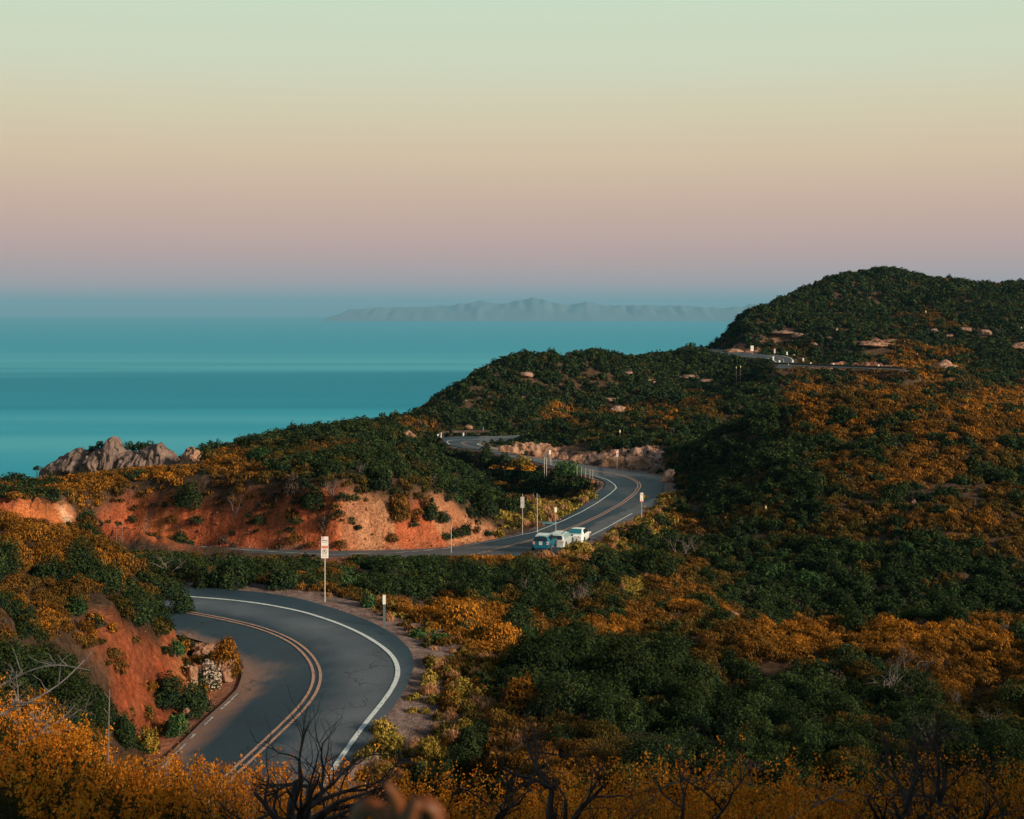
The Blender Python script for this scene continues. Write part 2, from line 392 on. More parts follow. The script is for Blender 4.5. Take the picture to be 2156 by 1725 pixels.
GZ0 = H0 + base - np.interp(GY, [64, 100, 118, 130, 150, 170, 200, 260, 300, 500], [0, 0.15, 0.45, 1.0, 1.5, 2.2, 2.3, 1.2, 1.5, 0.6])
zt = (zr-0.07-0.03*np.minimum(ex, 2))*(1-t) + (GZ0+nz)*t
zt = np.where(ex > 50, GZ0+nz, zt)
# erosion gullies on bare cuts
zn = zones_at(GX, GY, zt)
cutm = (zn['far_cut'] | zn['dune'] | zn['spur_cut'] | zn['mid_cut'] | zn['mid_rocks'] | zn['hill_cut']).astype(float)*np.clip((ex-0.8)/1.5, 0, 1)
def blur(a, k):
    a = a.reshape(nr_, nc_)
    for ax in (0, 1):
        for _ in range(2):
            c_ = np.cumsum(np.pad(a, [(k+1, k) if i == ax else (0, 0) for i in range(2)], mode='edge'), axis=ax)
            n0 = a.shape[ax]
            a = (np.take(c_, np.arange(2*k+1, 2*k+1+n0), axis=ax)-np.take(c_, np.arange(0, n0), axis=ax))/(2*k+1)
    return a.ravel()
nr_, nc_ = len(rows), len(cols_u)
cutm = blur(cutm, 4)*np.clip((ex-0.5)/1.2, 0, 1)
rill = 1-np.abs(fbm(GX/1.1+fbm(GX/3, GY/3)*1.0, GY/5.0+9, None, 4))*1.7
lump = fbm(GX/1.8, GY/1.8, zt/1.8, 4)
zt = zt + cutm*(-0.62*np.clip(rill, 0, 1)**2 + 0.58*lump + 0.22*fbm(GX/0.7, GY/0.7, zt/0.7, 3) + 0.16)*np.interp(GY, [30, 60, 100, 200, 350], [0.85, 0.85, 1.0, 1.3, 1.8])
GZ = zt
nr, nc = len(rows), len(cols_u)
GZg = GZ.reshape(nr, nc)
def ground(X, Y):
    X = np.atleast_1d(np.asarray(X, float)); Y = np.atleast_1d(np.asarray(Y, float))
    u = np.interp(X/Y*F+CX, cols_u, np.arange(nc)); v = np.interp(Y, rows, np.arange(nr))
    i = np.clip(np.floor(u).astype(int), 0, nc-2); j = np.clip(np.floor(v).astype(int), 0, nr-2); fu = u-i; fv = v-j
    return (GZg[j, i]*(1-fu)*(1-fv)+GZg[j, i+1]*fu*(1-fv)+GZg[j+1, i]*(1-fu)*fv+GZg[j+1, i+1]*fu*fv)
EXg = ex.reshape(nr, nc)
def excess_at(X, Y):
    u = np.interp(X/Y*F+CX, cols_u, np.arange(nc)); v = np.interp(Y, rows, np.arange(nr))
    return EXg[np.clip(np.rint(v).astype(int), 0, nr-1), np.clip(np.rint(u).astype(int), 0, nc-1)]
PYg = HY-(GZg-H0)/rows[:, None]*F
HORg = np.minimum.accumulate(PYg, axis=0)        # nearest-first horizon per column
def hit(px, py, dmin=10.0, dmax=600):
    """first ground point seen along the ray of a layout position"""
    c = int(np.argmin(np.abs(cols_u-px))); r = np.nonzero((rows > dmin) & (rows < dmax) & (PYg[:, c] <= py))[0]
    if not len(r):
        r0 = np.nonzero((rows > dmin) & (rows < dmax))[0]; k = r0[np.argmin(PYg[r0, c])]; D = rows[k]
    else:
        k = r[0]; D = rows[k]
        if k > 0 and PYg[k-1, c] > py:
            f = (PYg[k-1, c]-py)/(PYg[k-1, c]-PYg[k, c]+1e-9); D = rows[k-1]+(rows[k]-rows[k-1])*f
    X = (px-CX)*D/F
    return np.array([X, D, float(ground(X, D)[0])])

# ground colours (soil tones, with light from the right painted onto the dune)
def mixc(c, m, new):
    m = np.clip(m, 0, 1)[:, None]; return c*(1-m)+np.array(new)*m
nA = fbm(GX/6, GY/6, None, 4); nB = fbm(GX/1.5+9, GY/1.5, None, 4)
C = np.tile(np.array([[0.085, 0.055, 0.032]]), (len(GX), 1))
C = mixc(C, sstep(0.1, 0.6, nA)*0.7, (0.13, 0.075, 0.045))
red = np.array([0.50, 0.125, 0.046]); tan = np.array([0.52, 0.25, 0.125]); pale = np.array([0.52, 0.33, 0.24])
wt = sstep(680, 760, GPX)*(0.55+0.45*np.sign(0.3-nA))*sstep(-0.6, 0.2, nB+0.4)
ZB = {k: np.clip(blur(v.astype(float), 2)*1.6+nB*0.25*(blur(v.astype(float), 2) > 0.02)-0.3, 0, 1) for k, v in zn.items()}
m = ZB['far_cut']; C = C*(1-m[:, None]) + m[:, None]*(red*(1-wt[:, None])+tan*wt[:, None])
hot = np.exp(-((GPX-330)/45)**2)*m; C = mixc(C, hot*0.8, (0.58, 0.17, 0.05))
C = mixc(C, m*sstep(0.15, 0.65, nB)*0.5, (0.24, 0.078, 0.038)); C = mixc(C, m*sstep(0.2, 0.7, fbm(GX/0.9, GY/4+3, None, 4))*0.5, (0.42, 0.16, 0.07)); C = mixc(C, m*sstep(0.35, 0.8, fbm(GX/3+40, GY/3, None, 4))*0.7, (0.40, 0.22, 0.14))
m = ZB['dune']; C = mixc(C, m, (0.62, 0.20, 0.065)); C = mixc(C, m*sstep(100, 160, GPX)*sstep(-0.2, 0.4, nB), (0.75, 0.55, 0.36))  # paler right side is sunlight put into the dune's colour
C = mixc(C, m*sstep(60, 0, GPX)*0.8, (0.42, 0.11, 0.045))
m = ZB['spur_cut']; C = mixc(C, m, (0.42, 0.100, 0.036)); C = mixc(C, m*sstep(0.1, 0.6, fbm(GX/1.4+7, GY/1.4, None, 4))*0.6, (0.20, 0.06, 0.03)); C = mixc(C, m*sstep(0.0, 0.6, fbm(GX/0.5, GY/2+3, None, 4))*0.45, (0.46, 0.15, 0.06)); C = mixc(C, m*sstep(345, 400, GPX)*0.8, (0.60, 0.26, 0.10))
C = mixc(C, m*sstep(0.2, 0.7, nB)*0.5, (0.22, 0.06, 0.03))
m = np.maximum(ZB['mid_cut'], ZB['mid_rocks']); C = mixc(C, m, (0.40, 0.22, 0.15)); C = mixc(C, m*sstep(1300, 1350, GPX)*sstep(-0.3, 0.3, nB), pale)
m = np.maximum(ZB['hill_cut'], ZB['hill_cut2']); C = mixc(C, m, (0.46, 0.20, 0.12)); C = mixc(C, m*sstep(0, 0.5, nA), (0.5, 0.30, 0.2))
m = np.maximum(ZB['hill_soil'], ZB['hill_soil2']); C = mixc(C, m, (0.42, 0.22, 0.14)); C = mixc(C, ZB['hill_red'], (0.5, 0.15, 0.05))
C = mixc(C, np.maximum(ZB['verge_red'], ZB['ridge_soil']), (0.30, 0.12, 0.07))
# road verges: gravel then dust
gr = np.where(sd > 0, 1-sstep(0.15, 0.7, ex+nB*0.3), 1-sstep(1.2, 2.8, ex+nB*0.9))
C = mixc(C, gr*(ex < 50)*(GY < 300), (0.30, 0.215, 0.185))
ns = near & (sd > 0) & (ex < 4); C = mixc(C, ns*(1-sstep(0.3, 1.2, ex))*0.9, (0.42, 0.18, 0.10))
rb = near & (sd < 0) & (ex < 7); C = mixc(C, rb*sstep(1.8, 3.0, ex)*(1-sstep(4, 7, ex))*0.8, (0.30, 0.15, 0.09))
nC = fbm(GX/0.45, GY/0.7, zt/0.35, 3)
C = np.clip(C*(1+0.22*nB[:, None]+0.30*nC[:, None]*(1-gr[:, None]*0.5)), 0.008, 1)

m, nt, b = new_mat('hillside_soil'); b.inputs['Roughness'].default_value = 0.95; b.inputs['Specular IOR Level'].default_value = 0.1
at = nt.nodes.new('ShaderNodeAttribute'); at.attribute_name = 'Col'
ge = nt.nodes.new('ShaderNodeNewGeometry')
no = nt.nodes.new('ShaderNodeTexNoise'); no.inputs['Scale'].default_value = 5.0; no.inputs['Detail'].default_value = 8; no.inputs['Roughness'].default_value = 0.7
no2 = nt.nodes.new('ShaderNodeTexNoise'); no2.inputs['Scale'].default_value = 0.9; no2.inputs['Detail'].default_value = 7
for x in (no, no2): nt.links.new(ge.outputs['Position'], x.inputs['Vector'])
rp = nt.nodes.new('ShaderNodeValToRGB'); rp.color_ramp.elements[0].position = 0.34; rp.color_ramp.elements[0].color = (0.55, 0.5, 0.48, 1); rp.color_ramp.elements[1].position = 0.66; rp.color_ramp.elements[1].color = (1.35, 1.35, 1.35, 1)
nt.links.new(no.outputs['Fac'], rp.inputs['Fac'])
mu = nt.nodes.new('ShaderNodeMixRGB'); mu.blend_type = 'MULTIPLY'; mu.inputs[0].default_value = 1
nt.links.new(at.outputs['Color'], mu.inputs[1]); nt.links.new(rp.outputs['Color'], mu.inputs[2]); nt.links.new(mu.outputs[0], b.inputs['Base Color'])
ad = nt.nodes.new('ShaderNodeMath'); ad.operation = 'MULTIPLY_ADD'; ad.inputs[1].default_value = 2.5
nt.links.new(no2.outputs['Fac'], ad.inputs[0]); nt.links.new(no.outputs['Fac'], ad.inputs[2])
bp = nt.nodes.new('ShaderNodeBump'); bp.inputs['Distance'].default_value = 0.40; bp.inputs['Strength'].default_value = 1.0
nt.links.new(ad.outputs[0], bp.inputs['Height']); nt.links.new(bp.outputs['Normal'], b.inputs['Normal'])
M['soil'] = m
ii = np.arange(nr*nc).reshape(nr, nc)
Q = np.stack([ii[:-1, :-1].ravel(), ii[:-1, 1:].ravel(), ii[1:, 1:].ravel(), ii[1:, :-1].ravel()], 1)
tag(link('hills', mesh_np('hills', np.c_[GX, GY, GZ], Q, C, smooth=True), M['soil']), 'brush covered coastal hills of red and tan soil', None, None, 'structure')

# ------------------------------------------------------------------ asphalt and markings
def asphalt_mat():
    m, nt, b = new_mat('asphalt'); b.inputs['Roughness'].default_value = 0.75; b.inputs['Specular IOR Level'].default_value = 0.35
    ge = nt.nodes.new('ShaderNodeNewGeometry'); at = nt.nodes.new('ShaderNodeAttribute'); at.attribute_name = 'Col'
    n1 = nt.nodes.new('ShaderNodeTexNoise'); n1.inputs['Scale'].default_value = 0.35; n1.inputs['Detail'].default_value = 6
    n2 = nt.nodes.new('ShaderNodeTexNoise'); n2.inputs['Scale'].default_value = 14; n2.inputs['Detail'].default_value = 6; n2.inputs['Roughness'].default_value = 0.75
    for x in (n1, n2): nt.links.new(ge.outputs['Position'], x.inputs['Vector'])
    r1 = nt.nodes.new('ShaderNodeValToRGB'); r1.color_ramp.elements[0].position = 0.3; r1.color_ramp.elements[0].color = (0.75, 0.78, 0.82, 1); r1.color_ramp.elements[1].position = 0.7; r1.color_ramp.elements[1].color = (1.25, 1.18, 1.12, 1)
    r2 = nt.nodes.new('ShaderNodeValToRGB'); r2.color_ramp.elements[0].position = 0.35; r2.color_ramp.elements[0].color = (0.7, 0.7, 0.7, 1); r2.color_ramp.elements[1].position = 0.68; r2.color_ramp.elements[1].color = (1.3, 1.3, 1.3, 1)
    nt.links.new(n1.outputs['Fac'], r1.inputs['Fac']); nt.links.new(n2.outputs['Fac'], r2.inputs['Fac'])
    a1 = nt.nodes.new('ShaderNodeMixRGB'); a1.blend_type = 'MULTIPLY'; a1.inputs[0].default_value = 1
    a2 = nt.nodes.new('ShaderNodeMixRGB'); a2.blend_type = 'MULTIPLY'; a2.inputs[0].default_value = 1
    nt.links.new(at.outputs['Color'], a1.inputs[1]); nt.links.new(r1.outputs['Color'], a1.inputs[2])
    nt.links.new(a1.outputs[0], a2.inputs[1]); nt.links.new(r2.outputs['Color'], a2.inputs[2]); nt.links.new(a2.outputs[0], b.inputs['Base Color'])
    vo = nt.nodes.new('ShaderNodeTexVoronoi'); vo.feature = 'DISTANCE_TO_EDGE'; vo.inputs['Scale'].default_value = 0.42
    nd = nt.nodes.new('ShaderNodeTexNoise'); nd.inputs['Scale'].default_value = 1.6; nd.inputs['Detail'].default_value = 5; nt.links.new(ge.outputs['Position'], nd.inputs['Vector'])
    mv = nt.nodes.new('ShaderNodeMixRGB'); mv.blend_type = 'ADD'; mv.inputs[0].default_value = 1.4; nt.links.new(ge.outputs['Position'], mv.inputs[1]); nt.links.new(nd.outputs['Color'], mv.inputs[2]); nt.links.new(mv.outputs[0], vo.inputs['Vector'])
    cr = nt.nodes.new('ShaderNodeMapRange'); cr.inputs['From Min'].default_value = 0.004; cr.inputs['From Max'].default_value = 0.016; cr.inputs['To Min'].default_value = 0.30; nt.links.new(vo.outputs['Distance'], cr.inputs['Value'])
    cm = nt.nodes.new('ShaderNodeMapRange'); cm.inputs['From Min'].default_value = 0.50; cm.inputs['From Max'].default_value = 0.58; nt.links.new(n1.outputs['Fac'], cm.inputs['Value'])
    a3 = nt.nodes.new('ShaderNodeMixRGB'); a3.blend_type = 'MULTIPLY'; nt.links.new(cm.outputs[0], a3.inputs[0]); nt.links.new(a2.outputs[0], a3.inputs[1]); nt.links.new(cr.outputs[0], a3.inputs[2]); nt.links.new(a3.outputs[0], b.inputs['Base Color'])
    bp = nt.nodes.new('ShaderNodeBump'); bp.inputs['Distance'].default_value = 0.01; nt.links.new(n2.outputs['Fac'], bp.inputs['Height']); nt.links.new(bp.outputs['Normal'], b.inputs['Normal'])
    return m
M['asphalt'] = asphalt_mat()
def strip_mesh(name, L_, R_, across=14, along=None, dz=0.0, colf=None, label=None):
    P = L_[:, None, :]*(1-np.linspace(0, 1, across)[None, :, None]) + R_[:, None, :]*np.linspace(0, 1, across)[None, :, None]
    P = P.copy(); P[:, :, 2] += dz
    n = len(L_); idx = np.arange(n*across).reshape(n, across)
    Q = np.stack([idx[:-1, :-1].ravel(), idx[:-1, 1:].ravel(), idx[1:, 1:].ravel(), idx[1:, :-1].ravel()], 1)
    V = P.reshape(-1, 3)
    return mesh_np(name, V, Q, colf(V) if colf else None, smooth=True)
def densify(P, step): return resamp(P, step=step)
def dens_pair(L_, R_, k):
    n = len(L_)*k; t = np.linspace(0, len(L_)-1, n); i = np.arange(len(L_))
    return tuple(np.stack([np.interp(t, i, q[:, c]) for c in range(3)], 1) for q in (L_, R_))
yellow_n = traced([(385,1288),(430,1296),(490,1308),(540,1320),(590,1338),(625,1357),(650,1380),(664,1402),(669,1422),(666,1442),(655,1466),(635,1492),(605,1522),(570,1555),(535,1588),(500,1620),(460,1658),(420,1700)], 12.0)
def asph_col(V):
    X, Y = V[:, 0], V[:, 1]; px = X/Y*F+CX; py = HY-(V[:, 2]-H0)/Y*F
    c = np.tile(np.array([[0.013, 0.038, 0.055]]), (len(V), 1))
    n = fbm(X/2.5, Y/6, None, 4); n3 = fbm(X/1.2+30, Y/1.2, None, 4)
    c = mixc(c, sstep(0.1, 0.6, n)*0.5, (0.036, 0.058, 0.070))
    # worn, paler outer lane of the near bend and the older paving of the far road
    yl = np.array(yellow_n)[:, :2]
    nearm = Y < 75
    d = np.full(len(V), 99.0); ii_ = np.nonzero(nearm)[0]
    d[ii_] = np.sqrt(((np.c_[X, Y][ii_][:, None]-yl[None])**2).sum(-1)).min(1)
    outer = nearm & (excess_in(V) > 0.5)
    c = mixc(c, outer*sstep(0.3, 1.2, d)*(1-sstep(2.2, 3.4, d))*0.85, (0.098, 0.120, 0.138))
    # sand washed onto the inside of the bend
    sand = np.exp(-(((px-530)/70)**2+((py-1415)/32)**2)) + np.exp(-(((px-480)/26)**2+((py-1470)/40)**2)) + np.exp(-(((px-425)/22)**2+((py-1520)/36)**2))*0.8 + np.exp(-(((px-375)/20)**2+((py-1572)/30)**2))*0.7
    c = mixc(c, nearm*sstep(0.40, 1.10, sand+n3*0.45)*0.6, (0.20, 0.125, 0.09))
    c = mixc(c, nearm*np.exp(-((d-1.0)/0.28)**2)*0.35, (0.020, 0.030, 0.036)); c = mixc(c, nearm*np.exp(-((d-2.4)/0.28)**2)*0.30, (0.022, 0.032, 0.038))
    c = mixc(c, nearm*sstep(0.85, 0.25, dl_in(V)+0.35*n3)*0.85, (0.24, 0.135, 0.09))
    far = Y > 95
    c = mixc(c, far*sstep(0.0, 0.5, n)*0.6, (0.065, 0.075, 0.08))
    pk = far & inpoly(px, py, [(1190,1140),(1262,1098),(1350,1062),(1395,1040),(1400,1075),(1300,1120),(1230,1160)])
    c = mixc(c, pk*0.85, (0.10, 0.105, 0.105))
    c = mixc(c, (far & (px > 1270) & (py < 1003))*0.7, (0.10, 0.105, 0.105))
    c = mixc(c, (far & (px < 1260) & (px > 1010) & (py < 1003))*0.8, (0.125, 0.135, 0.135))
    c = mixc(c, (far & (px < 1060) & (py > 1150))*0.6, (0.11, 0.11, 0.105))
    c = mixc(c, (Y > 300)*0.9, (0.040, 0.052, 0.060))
    return np.clip(c*(1+0.12*n3[:, None]), 0.01, 1)
def dl_in(V):
    Lp = segs[0][0]; o_ = np.full(len(V), 99.0); ii_ = np.nonzero(V[:, 1] < 75)[0]
    o_[ii_] = np.sqrt(((V[ii_, None, :2]-Lp[None, :, :2])**2).sum(-1)).min(1); return o_
def excess_in(V):
    # signed side of the near yellow line: positive = outer lane
    Lp, Rp = segs[0]
    q = V[:, :2]; dl = np.full(len(V), 99.0); dr = np.full(len(V), 99.0); ii_ = np.nonzero(V[:, 1] < 75)[0]
    dl[ii_] = np.sqrt(((q[ii_][:, None]-Lp[None, :, :2])**2).sum(-1)).min(1); dr[ii_] = np.sqrt(((q[ii_][:, None]-Rp[None, :, :2])**2).sum(-1)).min(1)
    return dl-dr+0.9
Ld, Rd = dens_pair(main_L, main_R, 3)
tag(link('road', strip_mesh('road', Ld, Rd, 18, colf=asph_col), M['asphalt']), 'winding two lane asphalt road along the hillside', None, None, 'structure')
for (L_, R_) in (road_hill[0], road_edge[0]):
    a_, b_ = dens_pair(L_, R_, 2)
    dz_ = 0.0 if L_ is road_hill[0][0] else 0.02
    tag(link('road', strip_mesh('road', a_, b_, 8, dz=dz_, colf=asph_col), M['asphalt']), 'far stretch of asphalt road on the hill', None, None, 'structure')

def paint_mat(name, c, wear):
    m, nt, b = new_mat(name); b.inputs['Roughness'].default_value = 0.6
    ge = nt.nodes.new('ShaderNodeNewGeometry'); n1 = nt.nodes.new('ShaderNodeTexNoise'); n1.inputs['Scale'].default_value = 7; n1.inputs['Detail'].default_value = 8; n1.inputs['Roughness'].default_value = 0.75
    nt.links.new(ge.outputs['Position'], n1.inputs['Vector'])
    r = nt.nodes.new('ShaderNodeValToRGB'); e = r.color_ramp.elements
    e[0].position = wear; e[0].color = (0.11, 0.11, 0.11, 1); e[1].position = wear+0.09; e[1].color = (*c, 1)
    nt.links.new(n1.outputs['Fac'], r.inputs['Fac']); nt.links.new(r.outputs['Color'], b.inputs['Base Color'])
    return m
M['pw'] = paint_mat('white_road_paint', (0.60, 0.66, 0.62), 0.36); M['pw_worn'] = paint_mat('worn_white_road_paint', (0.50, 0.50, 0.46), 0.44)
M['py'] = paint_mat('yellow_road_paint', (0.46, 0.25, 0.15), 0.40)
def ribbon(V, Qs, P, w, off=0.0, dash=None):
    P = smooth_line(resamp(P, step=0.4), 4)
    t = np.gradient(P, axis=0); t /= np.linalg.norm(t, axis=1)[:, None]+1e-9
    n = np.stack([-t[:, 1], t[:, 0], 0*t[:, 0]], 1); n /= np.linalg.norm(n, axis=1)[:, None]+1e-9
    ww = w/2*(1+0.10*vnoise(np.arange(len(P))*0.7, np.zeros(len(P))+off*9))[:, None]
    b0 = sum(len(v) for v in V); A_ = P+n*(off+ww); B_ = P+n*(off-ww)
    v = np.empty((2*len(P), 3)); v[0::2] = A_; v[1::2] = B_; v[:, 2] = road_z(v)+0.012+0.00012*v[:, 1]
    V.append(v)
    k = np.arange(len(P)-1)
    if dash is not None: k = k[dash(k)]
    Qs.append(np.stack([2*k, 2*k+1, 2*k+3, 2*k+2], 1)+b0)
_rs = np.concatenate([np.stack([dens_pair(L_, R_, 2)[0]*(1-t)+dens_pair(L_, R_, 2)[1]*t for t in np.linspace(0, 1, 25)]).reshape(-1, 3) for L_, R_ in strips])
def road_z(v):
    out = np.empty(len(v))
    for k in range(0, len(v), 200):
        q = v[k:k+200]; s_ = _rs[(_rs[:, 1] > q[:, 1].min()-3) & (_rs[:, 1] < q[:, 1].max()+3)]
        if len(s_) < 8: out[k:k+200] = q[:, 2]; continue
        d = (q[:, None, 0]-s_[None, :, 0])**2+(q[:, None, 1]-s_[None, :, 1])**2; j = np.argpartition(d, 4, axis=1)[:, :4]
        w_ = 1/(np.take_along_axis(d, j, 1)+1e-4); out[k:k+200] = (s_[j, 2]*w_).sum(1)/w_.sum(1)
    return out
def markings(name, mat, items, label):
    V, Qs = [], []
    for P, w, off, *d in items: ribbon(V, Qs, P, w, off, d[0] if d else None)
    tag(link(name, mesh_np(name, np.concatenate(V), np.concatenate(Qs)), mat), label, None, None, 'structure')
hidC = (segs[1][0]+segs[1][1])/2
white_n = traced([(385,1256),(410,1258),(480,1263),(560,1273),(640,1289),(710,1312),(760,1334),(800,1358),(826,1380),(838,1402),(838,1426),(825,1453),(800,1487),(770,1523),(745,1557),(720,1592),(690,1642),(650,1710)], 12.0)
white_f1 = traced([(240,1141.5),(400,1150.5),(560,1159.5),(700,1162.3),(850,1160.5),(950,1154.5),(1035,1140.5),(1127,1121),(1163,1106.4),(1186,1097),(1225,1078),(1257,1059.5),(1285,1040),(1298,1028.2),(1294,1020.8),(1278,1010),(1252,1002.4)], zb_far)
white_f2 = traced([(1225,1140),(1263,1120),(1296,1101),(1331,1081.6)], zb_far)
white_f3 = traced([(946.3,936.6),(941,931.4),(944,929),(950,927.8),(967,926),(1011,925)], zb_far)
white_f4 = traced([(1060,948.5),(1022,940.9),(1004.5,936.6),(1005.5,934.6),(1012,933.3)], zb_far)
white_f5 = traced([(1384,996),(1302,989.6),(1246,983),(1191,972),(1127,963.8),(1060,952.6)], zb_far)
markings('road_markings', M['pw'], [(white_n, 0.15, 0), (white_f1, 0.12, 0), (white_f2, 0.12, 0), (white_f3, 0.16, 0), (white_f4, 0.16, 0)], 'white edge lines along the road')
dl = traced([(500,1462),(470,1490),(440,1518),(410,1547),(370,1588),(320,1640)], 12.0)
rng = R0.random(400)
markings('road_markings', M['pw_worn'], [(dl, 0.075, 0, lambda k: (rng[k//2] > 0.40) & ((k*0.4) % 2.4 < 1.9))], 'broken worn white line by the dirt shoulder')
yel_f = traced([(240,1150),(400,1160),(560,1170),(700,1174),(850,1173),(1000,1163),(1100,1147),(1160,1128),(1211,1110),(1265,1085.2),(1311,1059.5),(1337,1039.2),(1346.7,1024.5),(1344,1017),(1329,1008),(1302,999.6),(1265,994),(1215,986),(1150,969),(1085,957.5),(1035,948.5),(1013,945),(981,937.8),(971.5,933.5),(981,930.8),(1010,929.6)], zb_far)
markings('road_markings', M['py'], [(yellow_n, 0.095, 0.115), (yellow_n, 0.095, -0.115), (yel_f, 0.13, 0.15), (yel_f, 0.13, -0.15), (hidC, 0.13, 0.15), (hidC, 0.13, -0.15)], 'double yellow centre line of the road')
wh1 = traced([(1615,748.2),(1647,749.7),(1664.5,754.2),(1670.5,759.7),(1666,767)], zb_hill); wh2 = traced([(1600,754.5),(1615,755),(1629,759.2),(1637,765)], zb_hill); yh = traced([(1615,751),(1637,752.8),(1649,757),(1650,764)], zb_hill)
markings('road_markings', M['pw'], [(wh1, 0.25, 0), (wh2, 0.25, 0)], 'white edge lines of the hill road')
markings('road_markings', M['py'], [(yh, 0.25, 0)], 'yellow line of the hill road')
EXPO = 0.32
HZTOP, HZCOL, HZDEN = 230.0, (0.25, 0.58, 0.80), 4.2e-5
SUN_EL, SUN_AZ, SUN_W, SUN_C, SUN_ANG = 19.0, 122.0, 5.0, (1.0, 0.80, 0.60), 10.0
NISH = 0.062
SEA_A, SEA_L, SEA_D = (0.020, 0.34, 0.44), (0.075, 0.43, 0.50), (0.0, 0.24, 0.33)

# ------------------------------------------------------------------ plants
PIX = 1422.0     # picture pixels per metre at one metre
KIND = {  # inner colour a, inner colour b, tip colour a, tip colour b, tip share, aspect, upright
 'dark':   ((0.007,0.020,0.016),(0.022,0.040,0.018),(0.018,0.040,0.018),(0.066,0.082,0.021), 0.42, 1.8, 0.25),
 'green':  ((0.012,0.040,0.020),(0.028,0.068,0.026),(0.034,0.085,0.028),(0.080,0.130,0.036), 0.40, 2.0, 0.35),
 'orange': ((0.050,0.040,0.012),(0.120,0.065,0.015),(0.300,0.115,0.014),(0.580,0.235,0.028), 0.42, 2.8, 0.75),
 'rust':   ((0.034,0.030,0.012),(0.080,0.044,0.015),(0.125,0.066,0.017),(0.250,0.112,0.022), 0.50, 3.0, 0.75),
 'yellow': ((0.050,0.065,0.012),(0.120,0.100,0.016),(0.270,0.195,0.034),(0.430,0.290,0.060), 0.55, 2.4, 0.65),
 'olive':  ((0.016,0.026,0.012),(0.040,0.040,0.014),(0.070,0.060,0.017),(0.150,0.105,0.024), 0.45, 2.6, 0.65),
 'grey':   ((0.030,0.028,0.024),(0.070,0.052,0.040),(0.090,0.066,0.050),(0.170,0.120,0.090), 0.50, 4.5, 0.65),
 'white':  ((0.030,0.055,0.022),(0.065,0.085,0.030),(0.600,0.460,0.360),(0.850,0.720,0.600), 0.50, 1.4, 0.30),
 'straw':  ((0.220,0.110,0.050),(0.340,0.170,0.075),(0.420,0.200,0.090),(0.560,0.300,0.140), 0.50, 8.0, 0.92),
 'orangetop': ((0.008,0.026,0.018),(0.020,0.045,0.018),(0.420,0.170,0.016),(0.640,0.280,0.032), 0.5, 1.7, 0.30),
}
def leaves(B, Rr, Hh, kind, s, n, seed=None, wmix=None):
    """B (N,3) plant feet, Rr radius, Hh height, s leaf size, n leaves each -> verts, quads, colours"""
    rg = np.random.default_rng(seed) if seed is not None else R0
    A0, A1, T0, T1, ts, asp, up = KIND['rust' if kind == 'scrub' else kind]
    n = np.maximum(3, n.astype(int)); tot = int(n.sum()); r = np.repeat(np.arange(len(B)), n)
    ph = rg.random(tot)*2*np.pi; cz = rg.random(tot)**0.8
    sr = np.sqrt(1-cz*cz); dx, dy, dz = sr*np.cos(ph), sr*np.sin(ph), cz
    sh = rg.random(len(B))*100
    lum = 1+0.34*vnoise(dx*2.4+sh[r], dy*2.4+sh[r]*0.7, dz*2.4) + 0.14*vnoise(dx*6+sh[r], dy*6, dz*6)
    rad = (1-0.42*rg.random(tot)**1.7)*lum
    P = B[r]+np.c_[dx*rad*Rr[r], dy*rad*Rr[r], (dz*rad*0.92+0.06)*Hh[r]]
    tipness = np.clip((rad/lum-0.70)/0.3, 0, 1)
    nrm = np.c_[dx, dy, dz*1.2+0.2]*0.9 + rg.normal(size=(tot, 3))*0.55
    nrm /= np.linalg.norm(nrm, axis=1)[:, None]
    ax = rg.normal(size=(tot, 3)); ax = ax*(1-up)+np.c_[dx*0.35, dy*0.35, np.ones(tot)]*up*1.6
    ax -= nrm*(ax*nrm).sum(1)[:, None]; ax /= np.linalg.norm(ax, axis=1)[:, None]+1e-9
    bx = np.cross(nrm, ax)
    ss = (s[r]*(0.6+0.8*rg.random(tot)))[:, None]
    a = ax*ss*math.sqrt(asp)*0.72; b_ = bx*ss/math.sqrt(asp)*0.72
    k = 0.25*nrm*ss
    V = np.stack([P-a, P-b_*0.9-a*0.1+k, P+a, P+b_*0.9-a*0.1+k], 1).reshape(-1, 3)
    Q = np.arange(tot*4).reshape(tot, 4)
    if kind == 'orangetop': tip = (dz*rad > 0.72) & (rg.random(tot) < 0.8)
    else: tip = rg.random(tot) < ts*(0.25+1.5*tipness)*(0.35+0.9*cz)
    if kind == 'scrub':
        W_ = wmix[r][:, None]; PAL = [[np.array(KIND[q][i]) for q in ('olive', 'rust', 'orange')] for i in range(4)]
        A0, A1, T0, T1 = (p_[0]*np.clip(1-2*W_, 0, 1)+p_[1]*(1-np.abs(2*W_-1))+p_[2]*np.clip(2*W_-1, 0, 1) for p_ in PAL)
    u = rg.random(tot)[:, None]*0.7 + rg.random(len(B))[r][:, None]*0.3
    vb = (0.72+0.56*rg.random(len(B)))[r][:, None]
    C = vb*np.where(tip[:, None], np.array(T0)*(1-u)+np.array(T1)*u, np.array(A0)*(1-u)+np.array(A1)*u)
    return V, Q, C
def nleaf(Rr, Hh, s, dens=9.0): return dens*(Rr*np.maximum(Rr, Hh*0.8))/(s*s)

